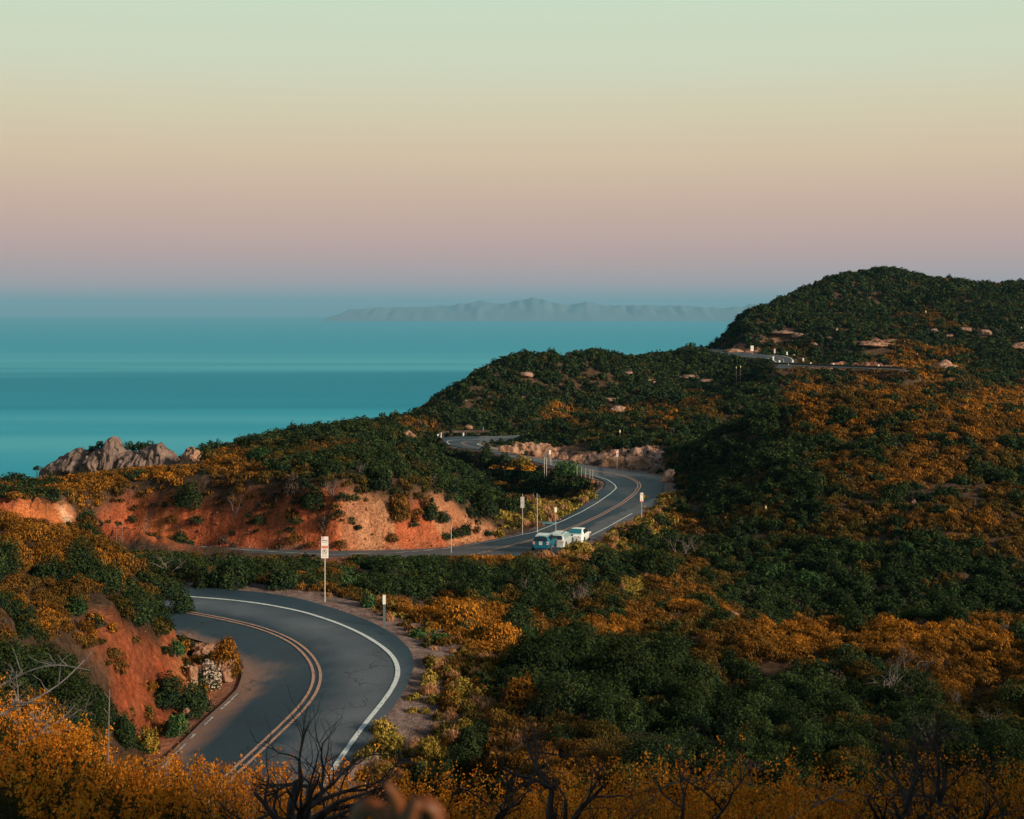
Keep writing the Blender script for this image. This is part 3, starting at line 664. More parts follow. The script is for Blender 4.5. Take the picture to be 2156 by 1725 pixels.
# how orange / how leafy, read off by region, hillside shade put in as dark scrub (layout x, y, share of orange scrub, share of yellow-green)
MAP = [(0,1150,.6,0),(100,1180,.75,0),(250,1200,.75,0),(50,1300,.75,0),(200,1250,.55,0),(330,1200,.45,0),(90,1230,.5,0),(300,1250,.2,.1),(150,1400,.3,0),(60,1440,.05,0),(130,1480,0,0),(230,1350,.8,.1),(50,1560,.95,0),(200,1600,.95,0),(400,1660,.95,0),
(950,1290,.9,0),(1050,1330,.95,0),(1000,1230,.0,.1),(800,1200,.02,0),(500,1200,.05,.0),(620,1220,.3,.1),(700,1215,.6,0),(600,1238,.8,0),(450,1230,.6,0),(900,1220,.05,.0),(1100,1200,.15,.1),(1050,1180,.5,.2),(1200,1175,.4,.4),(1250,1155,.2,.8),(1150,1260,.05,.1),(1300,1200,.05,.1),(1250,1240,.4,.2),(1330,1230,.2,.7),(1400,1230,.8,.2),(1450,1260,.8,.1),(1550,1290,.6,.2),(1120,1400,0,0),(1200,1380,0,0),(1350,1400,0,0),(1300,1500,.03,0),(1420,1430,.05,0),(1100,1450,.8,0),(900,1400,.6,.2),(950,1480,.75,.35),(1000,1440,.75,.2),(1060,1520,.7,.2),(1120,1600,.7,.1),(930,1600,.5,.5),(850,1540,.1,.9),(900,1480,.3,.7),(950,1560,.2,.7),(1010,1560,.1,.2),(1150,1560,.6,0),(1290,1320,.7,0),(1500,1400,.45,.1),(1600,1380,.6,0),(1500,1345,.3,.1),(1700,1335,.95,0),(1900,1335,1,0),(2100,1335,.95,0),(1800,1400,.55,0),(2000,1420,.85,0),(2150,1400,.7,0),(1700,1500,.2,.1),(1900,1500,.35,0),(2100,1500,.5,0),(1500,1550,.05,0),(1450,1480,.1,0),(1560,1440,.7,0),(1700,1600,.15,0),(1900,1600,.15,0),(2100,1600,.15,0),
(1700,820,.8,.1),(1850,808,.85,0),(1950,800,.9,0),(2100,850,.85,0),(2050,930,.7,0),(1750,880,.8,0),(1900,900,.5,0),(1800,950,.5,0),(1950,980,.65,0),(2100,1000,.35,0),(1600,950,.0,0),(1500,950,0,0),(1560,880,.02,0),(1650,1000,.1,0),(1500,1050,.2,0),(1600,1100,.2,0),(1450,1100,.55,0),(1700,1080,.3,.05),(1800,1130,.5,0),(1900,1100,.35,0),(2000,1100,.5,0),(2100,1150,.5,0),(1550,1180,.1,0),(1700,1200,.15,0),(1850,1200,.25,0),(2000,1220,.15,0),(2100,1280,.1,0),(1650,1260,.0,0),(1800,1290,.02,0),(1950,1290,.08,0),(2100,1200,.3,0),(1950,1200,.1,0),
(1200,870,.7,.2),(1400,870,.7,.2),(1500,862,.6,.2),(1300,900,.08,0),(1450,900,.05,0),(1150,905,.3,.1),(1100,930,.03,0),(1300,880,.5,.2),
(1100,800,.0,0),(1300,800,.02,0),(1500,800,0,0),(1000,830,.08,0),(1700,650,.05,0),(1850,600,.03,0),(2000,650,.2,.05),(1950,700,.35,.1),(2100,680,.1,.1),(1800,720,.1,0),(1600,680,0,0),(2100,780,.15,.05),(2000,790,.4,0),(1750,790,.1,.1),
(100,1000,.95,0),(300,985,.9,0),(500,985,.5,.1),(500,1015,.55,.1),(300,1010,.6,.1),(100,1030,.35,0),(700,975,.3,.2),(650,1010,.3,.1),(800,1000,.25,0),(850,1050,.35,0),(900,1030,.15,0),(550,962,.1,.2),(750,960,.1,.2),(950,980,.0,0),(1000,1010,.05,0),(1000,1060,.0,0),(1130,1010,.1,.05),(1200,1000,.0,0),(600,920,.1,0),(500,905,.0,0),(800,900,.3,0),(860,900,.5,0),(800,940,.03,0),(1130,1085,.1,1),(1230,1050,.05,.9),(1080,1080,.1,.8),(1350,1120,.1,.8),(1410,1060,.3,.5)]
MAP += [(1200,830,0,0),(1300,840,.02,0),(1400,832,0,0),(1550,828,.0,0),(1100,848,0,0),(1300,815,0,0),(1000,870,.03,0),(1100,820,0,0),(1250,800,0,0),(1600,800,.02,0),(1180,770,0,0),(1480,770,0,0),(1000,1500,.4,.6),(960,1425,.6,.4),(1040,1470,.6,.4),(1000,1620,.5,.3),(1080,1560,.7,.2)]
MAP = np.array(MAP, float)
def region(X, Y, Z):
    px = X/Y*F+CX; py = HY-(Z-H0)/Y*F
    o = np.zeros(len(X)); y = np.zeros(len(X))
    for k in range(0, len(X), 20000):
        sl_ = slice(k, k+20000)
        d = (px[sl_, None]-MAP[None, :, 0])**2+((py[sl_, None]-MAP[None, :, 1])*1.5)**2+150
        wgt = 1/d**1.8; wgt /= wgt.sum(1)[:, None]
        o[sl_] = wgt@MAP[:, 2]; y[sl_] = wgt@MAP[:, 3]
    return o, y, px, py

def scatter(D0, D1, dens, pad=180, seed=1):
    rg = np.random.default_rng(seed)
    u0, u1 = (-pad-CX)/F, (2156+pad-CX)/F
    area = (u1-u0)*(D1*D1-D0*D0)/2; n = int(area*dens)
    D = np.sqrt(rg.random(n)*(D1*D1-D0*D0)+D0*D0); X = (u0+(u1-u0)*rg.random(n))*D
    Z = ground(X, D)
    # leave out what the ground itself hides by a wide margin
    u = np.clip(np.rint(np.interp(X/D*F+CX, cols_u, np.arange(nc))).astype(int), 0, nc-1); v = np.clip(np.floor(np.interp(D, rows, np.arange(nr))).astype(int)-1, 0, nr-1)
    top = HY-(Z+2.2-H0)/D*F
    keep = top < HORg[v, u]+10+600/D
    return X[keep], D[keep], Z[keep], rg
STF = {}
def addleaf(name, V, Q, C):
    STF.setdefault(name, []).append((V, Q, C))
CLEAR = []   # (x, y, r): kept free for things that the photograph shows standing clear
def clear_ok(X, Y):
    ok = np.ones(len(X), bool)
    for x, y, r in CLEAR: ok &= (X-x)**2+(Y-y)**2 > r*r
    return ok
def bare_prob(X, Y, Z):
    z = zones_at(X, Y, Z); p = np.ones(len(X))
    for k, v in (('far_cut', .16), ('dune', .03), ('spur_cut', .10), ('bend_gravel', .75), ('mid_cut', .12), ('mid_rocks', .25), ('hill_cut', .08), ('hill_cut2', .12), ('hill_soil', .15), ('hill_soil2', .2), ('hill_red', .3), ('verge_red', .3), ('ridge_soil', .4)):
        p[z[k]] = v
    return p
LIMS = [([(80,990),(200,988),(300,982),(390,976),(432,974)], 116, 143),([(330,1600),(500,1610),(700,1640),(830,1600)], 9, 34), ([(0,1480),(150,1540),(330,1590)], 9, 18), ([(830,1590),(1200,1610),(1300,1560),(1600,1590),(2156,1600)], 9, 18),
 ([(232,1150),(330,1156),(500,1166),(1000,1167),(1060,1166),(1100,1158),(1115,1151),(1160,1151),(1230,1143),(1250,1135),(1290,1112),(1340,1092),(1365,1078)], 62, 106.5),
 ([(1228,1142),(1250,1133),(1290,1112),(1340,1092),(1390,1062),(1400,1040)], 106.5, 140),
 ([(925,937),(1000,945),(1035,952),(1081,962),(1120,969),(1164,979),(1200,989),(1246,1003),(1275,1020),(1280,1032),(1250,1047)], 112, 222), ([(1005,934),(1040,935),(1060,940)], 200, 232),
 ([(1060,1160),(1117,1119),(1169,1098),(1211,1078),(1248,1049)], 108, 125), ([(1605,765),(1625,768),(1670,770)], 200, 330), ([(1670,771),(1780,775),(1902,779)], 200, 330),
 ([(230,1125),(1060,1150)], 104, 109.5)]
def limit_h(px, D, Z):
    mh = np.full(len(px), 99.0)
    for poly, d0, d1 in LIMS:
        q = np.array(poly, float); m_ = (px > q[0, 0]) & (px < q[-1, 0]) & (D > d0) & (D < d1)
        L_ = np.interp(px, q[:, 0], q[:, 1])
        h = (H0-(L_-HY)*D/F)-Z
        mh = np.where(m_, np.minimum(mh, h), mh)
    return mh
STUFFNAME = {'dark': 'dark_chaparral', 'green': 'green_chaparral', 'orange': 'orange_wildflowers', 'rust': 'rust_coloured_scrub', 'yellow': 'yellow_mustard_grass', 'olive': 'olive_scrub', 'grey': 'dry_twig_scrub', 'straw': 'dry_straw_grass'}
def plant_band(D0, D1, dens, Rm, seed, pxs):
    X, Y, Z, rg = scatter(D0, D1, dens, seed=seed, pad=560 if D1 < 70 else (380 if D1 < 140 else 200))
    e = excess_at(X, Y); o, yl, px, py = region(X, Y, Z)
    pn = fbm(X/3.2, Y/3.2, None, 3); pn2 = fbm(X/14+40, Y/14, None, 3)
    bp_ = bare_prob(X, Y, Z)
    rr = rg.random(len(X)); bp_ = bp_*np.where(fbm(X/4.5+13, Y/4.5, None, 3) > 0.62, 0.25, 1)
    # road margins
    lim = np.where(Y < 75, np.where((px > 500) & (py < 1425), 1.6, np.where(px > 500, 0.25, 0.5)), np.where(Y < 125, 1.5, 1.3)) + 0.7*pn
    lim = np.where((Y > 85) & (Y < 113) & (px < 1110), 0.5, lim); lim = np.maximum(lim, 0.35)
    ok = (rr < bp_) & (e > lim) & clear_ok(X, Y)
    X, Y, Z, e, o, yl, px, py, pn, pn2 = (a[ok] for a in (X, Y, Z, e, o, yl, px, py, pn, pn2))
    R = Rm*(0.55+0.9*rg.random(len(X))**1.5)
    t_ = o+(0.24*pn+0.30*pn2)*np.clip(0.12+2.6*o, 0, 1)
    q = rg.random(len(X)); q2 = rg.random(len(X))
    o = np.where((px < 430) & (Y > 24) & (Y < 62), o*0.78, o)
    t_ = o+(0.16*pn+0.30*pn2)*np.clip(0.12+2.6*o, 0, 1)
    pn3 = fbm(X/2.6+70, Y/2.6, None, 3)
    pd = np.clip(0.83-1.2*t_-0.9*yl+0.20*((px < 430) & (Y > 24) & (Y < 62)), 0.10, 0.93)
    sel = 0.5+0.50*pn3+0.40*(rg.random(len(X))-0.5)
    kind = np.full(len(X), 'scrub', dtype='<U8')
    kind[sel < pd] = 'dark'
    kind[(kind == 'dark') & (q > 0.97)] = 'grey'; kind[(kind == 'dark') & (q > 0.80) & (q < np.where(Y < 150, 0.825, 0.80))] = 'green'
    wm = np.clip(sstep(0.04, 1.06, t_)*0.98+0.30*(rg.random(len(X))-0.5)+0.22*pn, 0, 1)
    kind[(yl > 0.28) & (q2 < yl)] = 'yellow'
    kind[(yl > 0.4) & (q2 > 0.9)] = 'straw'
    kind[(bp_[ok] < 0.5) & (q2 > 0.7)] = 'dark'
    R = np.where(bp_[ok] < 0.5, R*0.55, R)
    R = np.where(e < 3.5, R*np.clip(0.35+0.18*e, 0.3, 1), R)
    ok2 = np.ones(len(X), bool)
    hf = {'dark': 1.15, 'green': 1.1, 'orange': 0.75, 'rust': 0.75, 'yellow': 0.6, 'olive': 0.8, 'scrub': 0.78, 'grey': 0.9, 'straw': 1.1}
    for kd in np.unique(kind):
        m_ = kind == kd; Rk = R[m_]*(1.15 if kd == 'dark' else (0.8 if kd in ('yellow', 'straw') else 1.0)); Hk = Rk*hf[kd]*(0.8+0.5*rg.random(m_.sum()))*1.15
        mxh = limit_h(px[m_], Y[m_], Z[m_])
        f_ = np.clip(mxh/(Hk*1.25), 0, 1); Hk = Hk*f_; Rk = Rk*np.clip(f_*1.3, 0, 1)
        kp = Hk > 0.14; Rk = Rk[kp]; Hk = Hk[kp]; idx_ = np.nonzero(m_)[0][kp]
        if not len(idx_): continue
        m_ = idx_
        B = np.c_[X[m_], Y[m_], Z[m_]-0.06*Rk]
        s = np.maximum(pxs*Y[m_]/PIX, 0.028)*(1.0 if kd not in ('scrub', 'yellow', 'straw') else 0.85)
        nl = nleaf(Rk, Hk, s, 7.5)
        if kd == 'scrub':
            wk = wm[m_]
            for nm_, lo, hi_ in (('olive_scrub', -1, 0.3), ('rust_coloured_scrub', 0.3, 0.62), ('orange_wildflowers', 0.62, 2)):
                z_ = (wk > lo) & (wk <= hi_)
                if z_.sum(): addleaf(nm_, *leaves(B[z_], Rk[z_], Hk[z_], 'scrub', s[z_], nl[z_], seed=seed*10+len(nm_), wmix=wk[z_]))
            continue
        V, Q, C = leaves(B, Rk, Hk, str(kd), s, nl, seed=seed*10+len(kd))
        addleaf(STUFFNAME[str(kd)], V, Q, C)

# ------------------------------------------------------------------ individual shrubs, rocks, dead wood
US = 0.82      # metres of the built objects in ground units
def twigs(mb, R, H, n, rg, base=(0, 0, 0)):
    for _ in range(n):
        a = rg.random()*2*math.pi; r = R*0.55*rg.random(); p0 = np.array(base)+[0.05*R*math.cos(a), 0.05*R*math.sin(a), -0.05]
        p2 = np.array(base)+[r*math.cos(a), r*math.sin(a), H*(0.5+0.3*rg.random())]; p1 = (p0+p2)/2+[0, 0, H*0.08]
        mb.tube([p0, p1, p2], [0.035*R, 0.022*R, 0.008*R], 4)
M['bark'] = plain('brown_bark', (0.10, 0.065, 0.045), 0.9, noise=0.3, scale=15)
def shrub(px, py, w, h, kind, label, name='shrub', cat='shrub', group=None, pxs=1.5, dens=8.5, dm=10, clear=0.75):
    P = hit(px, py, dm); D = P[1]; R = w/2*D/F; H = h*D/F*0.98; rg = np.random.default_rng(int(px*7+py))
    root = empty(name, P-[0, 0, 0.05], label, cat, group)
    s = np.array([max(pxs*D/PIX, 0.022)]); n = nleaf(np.array([R]), np.array([H]), s, dens)
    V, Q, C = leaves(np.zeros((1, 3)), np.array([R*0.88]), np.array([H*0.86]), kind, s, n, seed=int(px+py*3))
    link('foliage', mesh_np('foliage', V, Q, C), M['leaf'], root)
    mb = MB(); twigs(mb, R, H, 9, rg); mb.build('stem', M['bark'], root)
    CLEAR.append((P[0], P[1], R*clear))
    return root
SHR = [
 (128,1545,215,165,'dark','large dark glossy shrub filling the hollow at far left, above the orange flowers'),
 (368,1545,66,52,'green','small round dark green shrub alone on the dirt at the inside road edge'),
 (313,1582,56,66,'yellow','yellow green bush at the foot of the red bank, left of the round green shrub'),
 (262,1560,60,70,'dark','narrow dark green bush under the red slide, behind the yellow green bush'),
 (352,1488,86,80,'dark','dark green brush clump halfway down the red bank of the near bend'),
 (410,1498,80,78,'dark','dark brush clump at the foot of the bank, right below the white blossoms'),
 (474,1428,82,112,'orange','orange bush leaning over the inside of the near bend, beyond the rock nose'),
 (442,1450,56,70,'white','bush of small white blossoms on the rocky nose of the bank'),
 (372,1378,46,42,'green','small leafy green bush on the bank above the white blossoms'),
 (333,1330,60,44,'olive','olive tuft on top of the red slide on the left bank'),
 (384,1292,56,66,'dark','tall dark bush at the corner where the road vanishes behind the left bank'),
 (348,1262,84,62,'dark','dark bush on the crest of the left bank, left of the corner bush'),
 (290,1310,80,66,'dark','dark hollow bush crowning the left bank just above the red slide'),
 (160,1290,60,44,'green','patch of bright green grass in the middle of the left bank'),
 (484,1238,98,78,'dark','broad dark green bush beyond the near road, left of the tall sign'),
 (425,1240,44,40,'dark','small dark bush beyond the near road, left of the broad dark bush'),
 (592,1240,76,66,'dark','spreading dark bush between the broad dark bush and the tall sign'),
 (645,1182,26,20,'dark','little dark bush at the far road edge just left of the tall sign'),
 (1142,1440,200,120,'dark','largest rounded dark green shrub mound right of the near bend'),
 (1310,1440,180,110,'dark','long dark green shrub mound right of the largest one, in the middle of the slope'),
 (1086,1345,115,78,'dark','dark green leafy shrub above the bright orange clump by the near bend'),
 (1250,1320,90,58,'dark','dark leafy shrub on the slope below the parked cars, beside an orange patch'),
 (1205,1500,150,90,'dark','dark shadowy shrub below the largest rounded mound'),
 (1420,1380,110,60,'dark','dark green shrub at the upper right end of the long mound'),
 (994,1592,100,84,'dark','round dark shrub among yellow green grass near the bottom'),
 (1098,1498,112,86,'orange','round orange brown bush in front of the largest dark mound'),
 (962,1322,130,66,'orange','bright orange clump closest to the gravel of the near bend'),
 (1052,1362,120,66,'orange','bright orange clump just right of the one by the gravel'),
 (815,1592,105,62,'yellow','yellow green flowering bush spilling onto the outer white line'),
 (805,1545,66,44,'yellow','smaller yellow green bush on the outer white line, above the other'),
 (905,1612,90,80,'yellow','tall airy yellow green bush right of the outer road edge at bottom'),
 (880,1340,44,22,'green','low green tuft on the gravel past the small post'),
 (925,1352,60,28,'green','flat green tuft on the reddish soil right of the gravel'),
 (775,1278,34,42,'green','upright green clump at the gravel edge between sign and small post'),
 (1272,1202,82,62,'dark','dark round shrub just below the white car, right of the dry grass'),
 (1348,1150,104,54,'dark','dark shrub below the right hand sign by the far bend'),
 (1375,1212,120,66,'dark','dark shrub spreading on the slope below the right hand sign'),
 (1108,1258,84,92,'dark','tall dark shrub with a bare pale stem below the parked cars'),
 (1165,1245,70,46,'olive','olive shrub to the right of the tall dark one below the cars'),
 (1013,1240,90,50,'dark','dark shrub under the far road, left of the tall dark one'),
 (830,1225,110,52,'dark','wide dark brush below the far road beyond the small post'),
 (925,1228,70,44,'dark','dark brush below the far road, right of the wide one'),
 (1150,1183,62,30,'straw','pale dry grass clump right below the blue car'),
 (1220,1168,60,34,'yellow','yellow grass clump right below the white car'),
 (400,1068,86,58,'dark','dark bush with paler top on the rim of the red road cut'),
 (660,1075,60,60,'dark','dark bush drooping over the middle of the red road cut'),
 (615,1040,56,46,'grey','grey leafless thicket on the rim of the red road cut'),
 (842,1095,54,72,'rust','tall rust brown bush on the pale end of the road cut'),
 (800,1030,60,46,'dark','dark bush on the ridge behind the pale end of the cut'),
 (905,1095,40,58,'dark','dark hanging bush at the right end of the ridge over the cut'),
 (1020,1088,80,70,'dark','dark tree like shrub at the foot of the ridge beside the grassy flat'),
 (548,968,66,30,'green','pale green bush on the left ridge against the dark slope behind'),
 (655,982,50,26,'green','pale green bush on the left ridge, second from the rocks'),
 (725,984,58,26,'olive','greyish green bush on the left ridge, third from the rocks'),
 (1025,990,40,68,'dark','dark conical shrub standing in front of the far road stretch'),
 (1100,985,46,30,'yellow','yellow green bush under the far road near the dark cone'),
 (1195,1000,72,34,'green','bright green thicket below the wire fence'),
 (1040,1006,38,30,'orangetop','dark bush with orange top, leftmost in the dip beside the road'),
 (1076,1012,50,40,'orangetop','dark bush with orange top, second from left in the dip'),
 (1112,1016,52,44,'orangetop','dark bush with orange top, third from left in the dip'),
 (1052,1040,42,34,'orangetop','dark bush with orange top, lower left in the dip'),
 (1100,1046,52,36,'orangetop','dark bush with orange top, lowest in the dip'),
 (1128,1042,92,48,'green','rounded green shrub in the middle of the dip beside the far road'),
 (1176,1042,88,56,'dark','dark shrub in the dip left of the grassy corner of the far bend'),
 (1222,1034,64,32,'dark','low dark shrub at the right end of the dip under the wire fence'),
 (1078,1078,90,44,'dark','dark shrub at the back of the grassy flat'),
 (1062,975,40,20,'dark','dark bush against the far road, just right of the dark cone'),
 (1455,742,32,22,'dark','lone round dark tree on the skyline left of the big hill'),
 (1868,900,60,34,'dark','dark leafy shrub on the right hill, left of a pair'),
 (1905,885,44,28,'dark','dark leafy shrub on the right hill, right of a pair'),
 (1770,880,60,30,'dark','dark shrub high on the left flank of the orange hill'),
 (1560,1560,110,90,'dark','dark shrub behind the foreground flowers right of centre'),
 (1655,980,36,28,'green','green shrub on the shaded flank of the right hill'),
 (1620,1225,90,50,'green','leafy green shrub in the shaded hollow at the foot of the right hill'),
 (1700,1235,76,42,'green','leafy green shrub beside the other in the shaded hollow'),
]
for px, py, w_, h_, kd, lb in SHR: shrub(px, py, w_, h_, kd, lb, name='dry_grass_clump' if kd == 'straw' else 'shrub', cat='grass clump' if kd == 'straw' else 'shrub')

def dead(px, py, h, spread, seed, label, tone='dark', lean=(0, 0), dm=9, levels=4, trunks=3, thick=1.0, D=None, name='dead_shrub', z=None):
    if D is None: P = hit(px, py, dm)
    else:
        X = (px-CX)*D/F; P = np.array([X, D, float(ground(X, D)[0])])
        if z is not None: P[2] = H0-(z-HY)*D/F
    D = P[1]; H = h*D/F; rg = random.Random(seed)
    root = empty(name, P, label, 'dead shrub')
    tr, br = MB(), MB()
    def grow(p, d, L, r, lv, mb):
        n = 5; pts = [p]; rad = [r]; d = d/np.linalg.norm(d)
        for i in range(n):
            d = d + np.array([rg.gauss(0, .20), rg.gauss(0, .20), rg.gauss(0, .13)+0.02]); d /= np.linalg.norm(d)
            p = p+d*L/n; pts.append(p); rad.append(r*(1-0.62*(i+1)/n))
        mb.tube(pts, rad, 5 if lv > 1 else 4)
        if lv <= 0: return
        for k in range(3 if lv > 1 else 3):
            i = rg.randint(2, n); q = pts[i]
            nd = d*0.55+np.array([rg.gauss(0, .55)*spread, rg.gauss(0, .5)*spread, rg.gauss(0.18, .35)])
            grow(q, nd, L*rg.uniform(0.5, 0.8), rad[i]*0.75, lv-1, br)
    for k in range(trunks):
        a = 2*math.pi*(k+rg.random())/trunks
        grow(np.array([0, 0, -0.06*H]), np.array([math.cos(a)*0.45*spread+lean[0], math.sin(a)*0.4*spread+lean[1], 1.0]), H*rg.uniform(0.42, 0.60), 0.020*H*thick, levels-1, tr)
    mt = M['deadwood'] if tone == 'dark' else M['palewood']
    tr.build('trunk', mt, root); br.build('branches', mt, root)
    return root
M['deadwood'] = plain('charred_dead_wood', (0.055, 0.040, 0.036), 0.8, noise=0.75, scale=9)
M['palewood'] = plain('pale_dead_wood', (0.17, 0.135, 0.12), 0.8, noise=0.5, scale=9)
M['greywood'] = plain('grey_dead_wood', (0.12, 0.11, 0.11), 0.75, noise=0.6, scale=9)
dead(625, 0, 430, 0.75, 3, 'large burnt shrub with black twisted branches in front of the near road', 'dark', D=9.2, z=1850, trunks=4, thick=1.9, levels=5)
dead(1150, 0, 460, 0.8, 12, 'tall burnt shrub with two dark trunks right of the blurred leaf', 'dark', D=9.2, z=1880, trunks=3, thick=1.8, levels=5)
dead(1400, 0, 380, 0.9, 21, 'leaning burnt shrub among the orange flowers right of the tall one', 'dark', D=9.4, z=1850, lean=(0.4, 0), trunks=2, thick=1.3, levels=4)
dead(1940, 0, 420, 1.0, 35, 'tangled burnt shrub with black branches at bottom right', 'dark', D=9.3, z=1840, trunks=5, thick=1.5, levels=5)
dead(2090, 0, 420, 0.9, 37, 'dark bare shrub at the right border of the foreground', 'dark', D=9.8, z=1850, lean=(0.2, 0), trunks=3, levels=5, thick=1.3)
dead(40, 0, 200, 1.3, 41, 'bare grey shrub reaching in from the left border', 'grey', D=13, z=1560, lean=(0.5, 0), trunks=3, thick=1.2, levels=4)
for i, (px, py, h, tn, lb) in enumerate([
 (495,1085,62,'pale','bare pale shrub on the rim of the red road cut'),
 (352,1215,80,'pale','bare pale shrub standing in front of the far road at left'),
 (385,1120,40,'dark','dark leafless bush on the red road cut'),
 (1104,1260,60,'pale','pale bare stem under the tall dark shrub below the cars'),
 (1220,1275,50,'pale','small pale bare shrub right of the tall dark shrub below the cars'),
 (1442,1175,66,'pale','slender pale bare shrub on the left foot of the right hill'),
 (1352,1118,26,'pale','pale bare twigs on top of the shrub below the right hand sign'),
 (1870,1480,105,'pale','tallest bare shrub with pale trunk on the plateau at right'),
 (1905,1440,120,'dark','dark bare shrub next to the tallest pale one on the plateau'),
 (1940,1490,80,'pale','short bare shrub with white trunks on the plateau at right'),
 (2010,1500,60,'pale','stubby pale bare shrub nearer the right border of the plateau'),
 (2090,1560,90,'pale','bare shrub with a bent pale trunk near the right border'),
 (1960,1590,110,'dark','dark bare shrub below the pale ones on the right plateau'),
 (760,1000,30,'pale','small bare bush on the left ridge above the pale cut'),
 (700,1045,44,'pale','bare branches hanging at the top of the pale part of the cut'),
 (948,1250,46,'dark','dark bare shrub beyond the gravel of the near bend'),
 (840,1235,60,'dark','thin dark bare shrub beyond the small post by the near bend'),
 (1230,1340,36,'pale','little reddish bare bush beside the dark mounds'),
]): dead(px, py, h, 0.9, 100+i, lb, tn, dm=30, levels=4, thick=1.1, trunks=3)

# long dead branches reaching in over the foreground
def branch(pts, r, label, mat='deadwood', seed=1):
    rg = random.Random(seed); P = [W3(*p) for p in pts]; gx = P[0][0]-0.25; P = [np.array([gx, P[0][1], float(ground(gx, P[0][1])[0])-0.03])]+P; o0 = P[0]
    P = resamp(np.array(P), 16); P = smooth_line(P, 2); mb = MB(); P = P-o0
    mb.tube(list(P), list(np.linspace(r, r*0.25, 16)), 6)
    for k in range(7):
        i = rg.randint(4, 14); d = np.array([rg.gauss(0, 1), rg.gauss(0, .5), abs(rg.gauss(0, 1))]); d /= np.linalg.norm(d); L = rg.uniform(0.1, 0.4)*np.linalg.norm(P[-1])*0.5
        q = [P[i]+d*L*t_+np.array([rg.gauss(0, .02)*L, 0, rg.gauss(0, .05)*L]) for t_ in (0, .3, .6, 1)]
        mb.tube(q, [r*0.5, r*0.35, r*0.22, r*0.1], 5)
    o = mb.build('dead_branch', M[mat], loc=tuple(o0)); tag(o, label, 'branch')
branch([(-60,1480,12.5),(40,1420,12.6),(110,1395,12.6),(190,1412,12.7)], 0.012, 'long pale dead branch arching in from the left border', 'greywood', 2)
branch([(-60,1530,12.0),(60,1480,12.2),(130,1440,12.4),(195,1372,12.6)], 0.014, 'dead branch rising from the left border under the pale arch', 'greywood', 3)
branch([(-60,1500,12.0),(60,1478,12.1),(140,1485,12.2),(200,1505,12.3)], 0.010, 'dark dead branch lying over the big shrub at left', 'deadwood', 9)
branch([(-40,1570,11),(40,1600,11.1),(90,1640,11.2),(130,1665,11.2)], 0.009, 'thin dark branch over the orange flowers at far left', 'deadwood', 4)
branch([(960,1640,11),(1020,1690,11),(1080,1730,11),(1130,1790,11)], 0.014, 'thick dark branch slanting down beside the blurred leaf', 'deadwood', 5)
branch([(1590,1780,10.5),(1640,1735,10.6),(1700,1705,10.8),(1790,1660,11)], 0.017, 'pale fallen branch rising at bottom right', 'palewood', 6)
branch([(1380,1650,10.8),(1460,1640,10.8),(1560,1645,10.9),(1640,1668,11)], 0.008, 'thin crooked branch across the orange flowers right of centre', 'greywood', 7)
branch([(735,1590,10.5),(790,1582,10.5),(870,1600,10.6),(960,1660,10.8)], 0.010, 'long dark branch arching over the road edge toward the blurred leaf', 'deadwood', 8)
# thin pale stalk standing in the flowers at left
mb = MB(); st = [W3(228, 1690, 13.5), W3(227, 1600, 13.5), W3(229, 1520, 13.5), W3(231, 1452, 13.5)]; o0 = st[0]
mb.tube([p-o0 for p in st], [0.013, 0.012, 0.008, 0.003], 6)
for a, b_ in ((1, .6), (2, .2), (2, .7)):
    p = (st[a]*(1-b_)+st[min(3, a+1)]*b_)-o0; mb.tube([p, p+[0.05*(1 if a == 1 else -1), 0, 0.07]], [0.004, 0.002], 4)
tag(mb.build('dead_stalk', M['palewood'], loc=tuple(o0)), 'thin upright whitish stalk in the orange flowers at left', 'stalk')
for px, py, h in ((245,1145,52), (257,1143,66)):
    P = hit(px, py, 60); mb = MB(); L = h*P[1]/F; mb.tube([(0,0,-0.1),(0.02,0,L*.5),(0.06,0,L)], [0.02,0.015,0.006], 5)
    tag(mb.build('dead_stalk', M['palewood'], loc=tuple(P)), ('shorter' if h == 52 else 'taller')+' of two thin dead stalks at the left end of the far road', 'stalk')

# rocks
def ico(sub):
    import bmesh
    bm = bmesh.new(); bmesh.ops.create_icosphere(bm, subdivisions=sub, radius=1)
    v = np.array([x.co[:] for x in bm.verts]); f = np.array([[q.index for q in p.verts] for p in bm.faces]); bm.free(); return v, f
ICO3, ICO5 = ico(3), ico(5)
def rock(px, py, w, h, label, mat='rock_pink', group=None, dm=60, hi=False, name='boulder', depth=0.8, skew=0.0, D=None, rotz=0.0):
    P = hit(px, py, dm) if D is None else np.array([(px-CX)*D/F, D, 0])
    if D is not None: P[2] = float(ground(P[0], P[1])[0])
    D = P[1]; a = w/2*D/F; hz = h*D/F; v, f = (ICO5 if hi else ICO3); sh = (px*0.37+py*0.11) % 50
    v = v/np.maximum(np.abs(v).max(1), 0.80)[:, None]*0.85 if hi else v
    n = fbm(v[:, 0]*1.5+sh, v[:, 1]*1.5, v[:, 2]*1.5, 5); n2 = 1-np.abs(fbm(v[:, 0]*2.2+sh, v[:, 1]*2.2+v[:, 0], v[:, 2]*1.2, 4))*2
    q = v*(1+0.45*n-0.16*np.clip(n2, 0, 1))[:, None]
    q = q*np.array([a, a*depth, hz*0.72]); q[:, 2] += hz*0.30; q[:, 0] += q[:, 2]*skew
    zl = q[:, 2] < 0; q[zl, 2] *= 0.6
    o = link(name, mesh_np(name, q, f, smooth=True), M[mat], None, tuple(P+[0, 0, 0]), (0, 0, rotz))
    tag(o, label, 'rock', group); CLEAR.append((P[0], P[1]-a*0.5, a*0.75)); return o
G1 = 'small pale boulders on the dark headland'
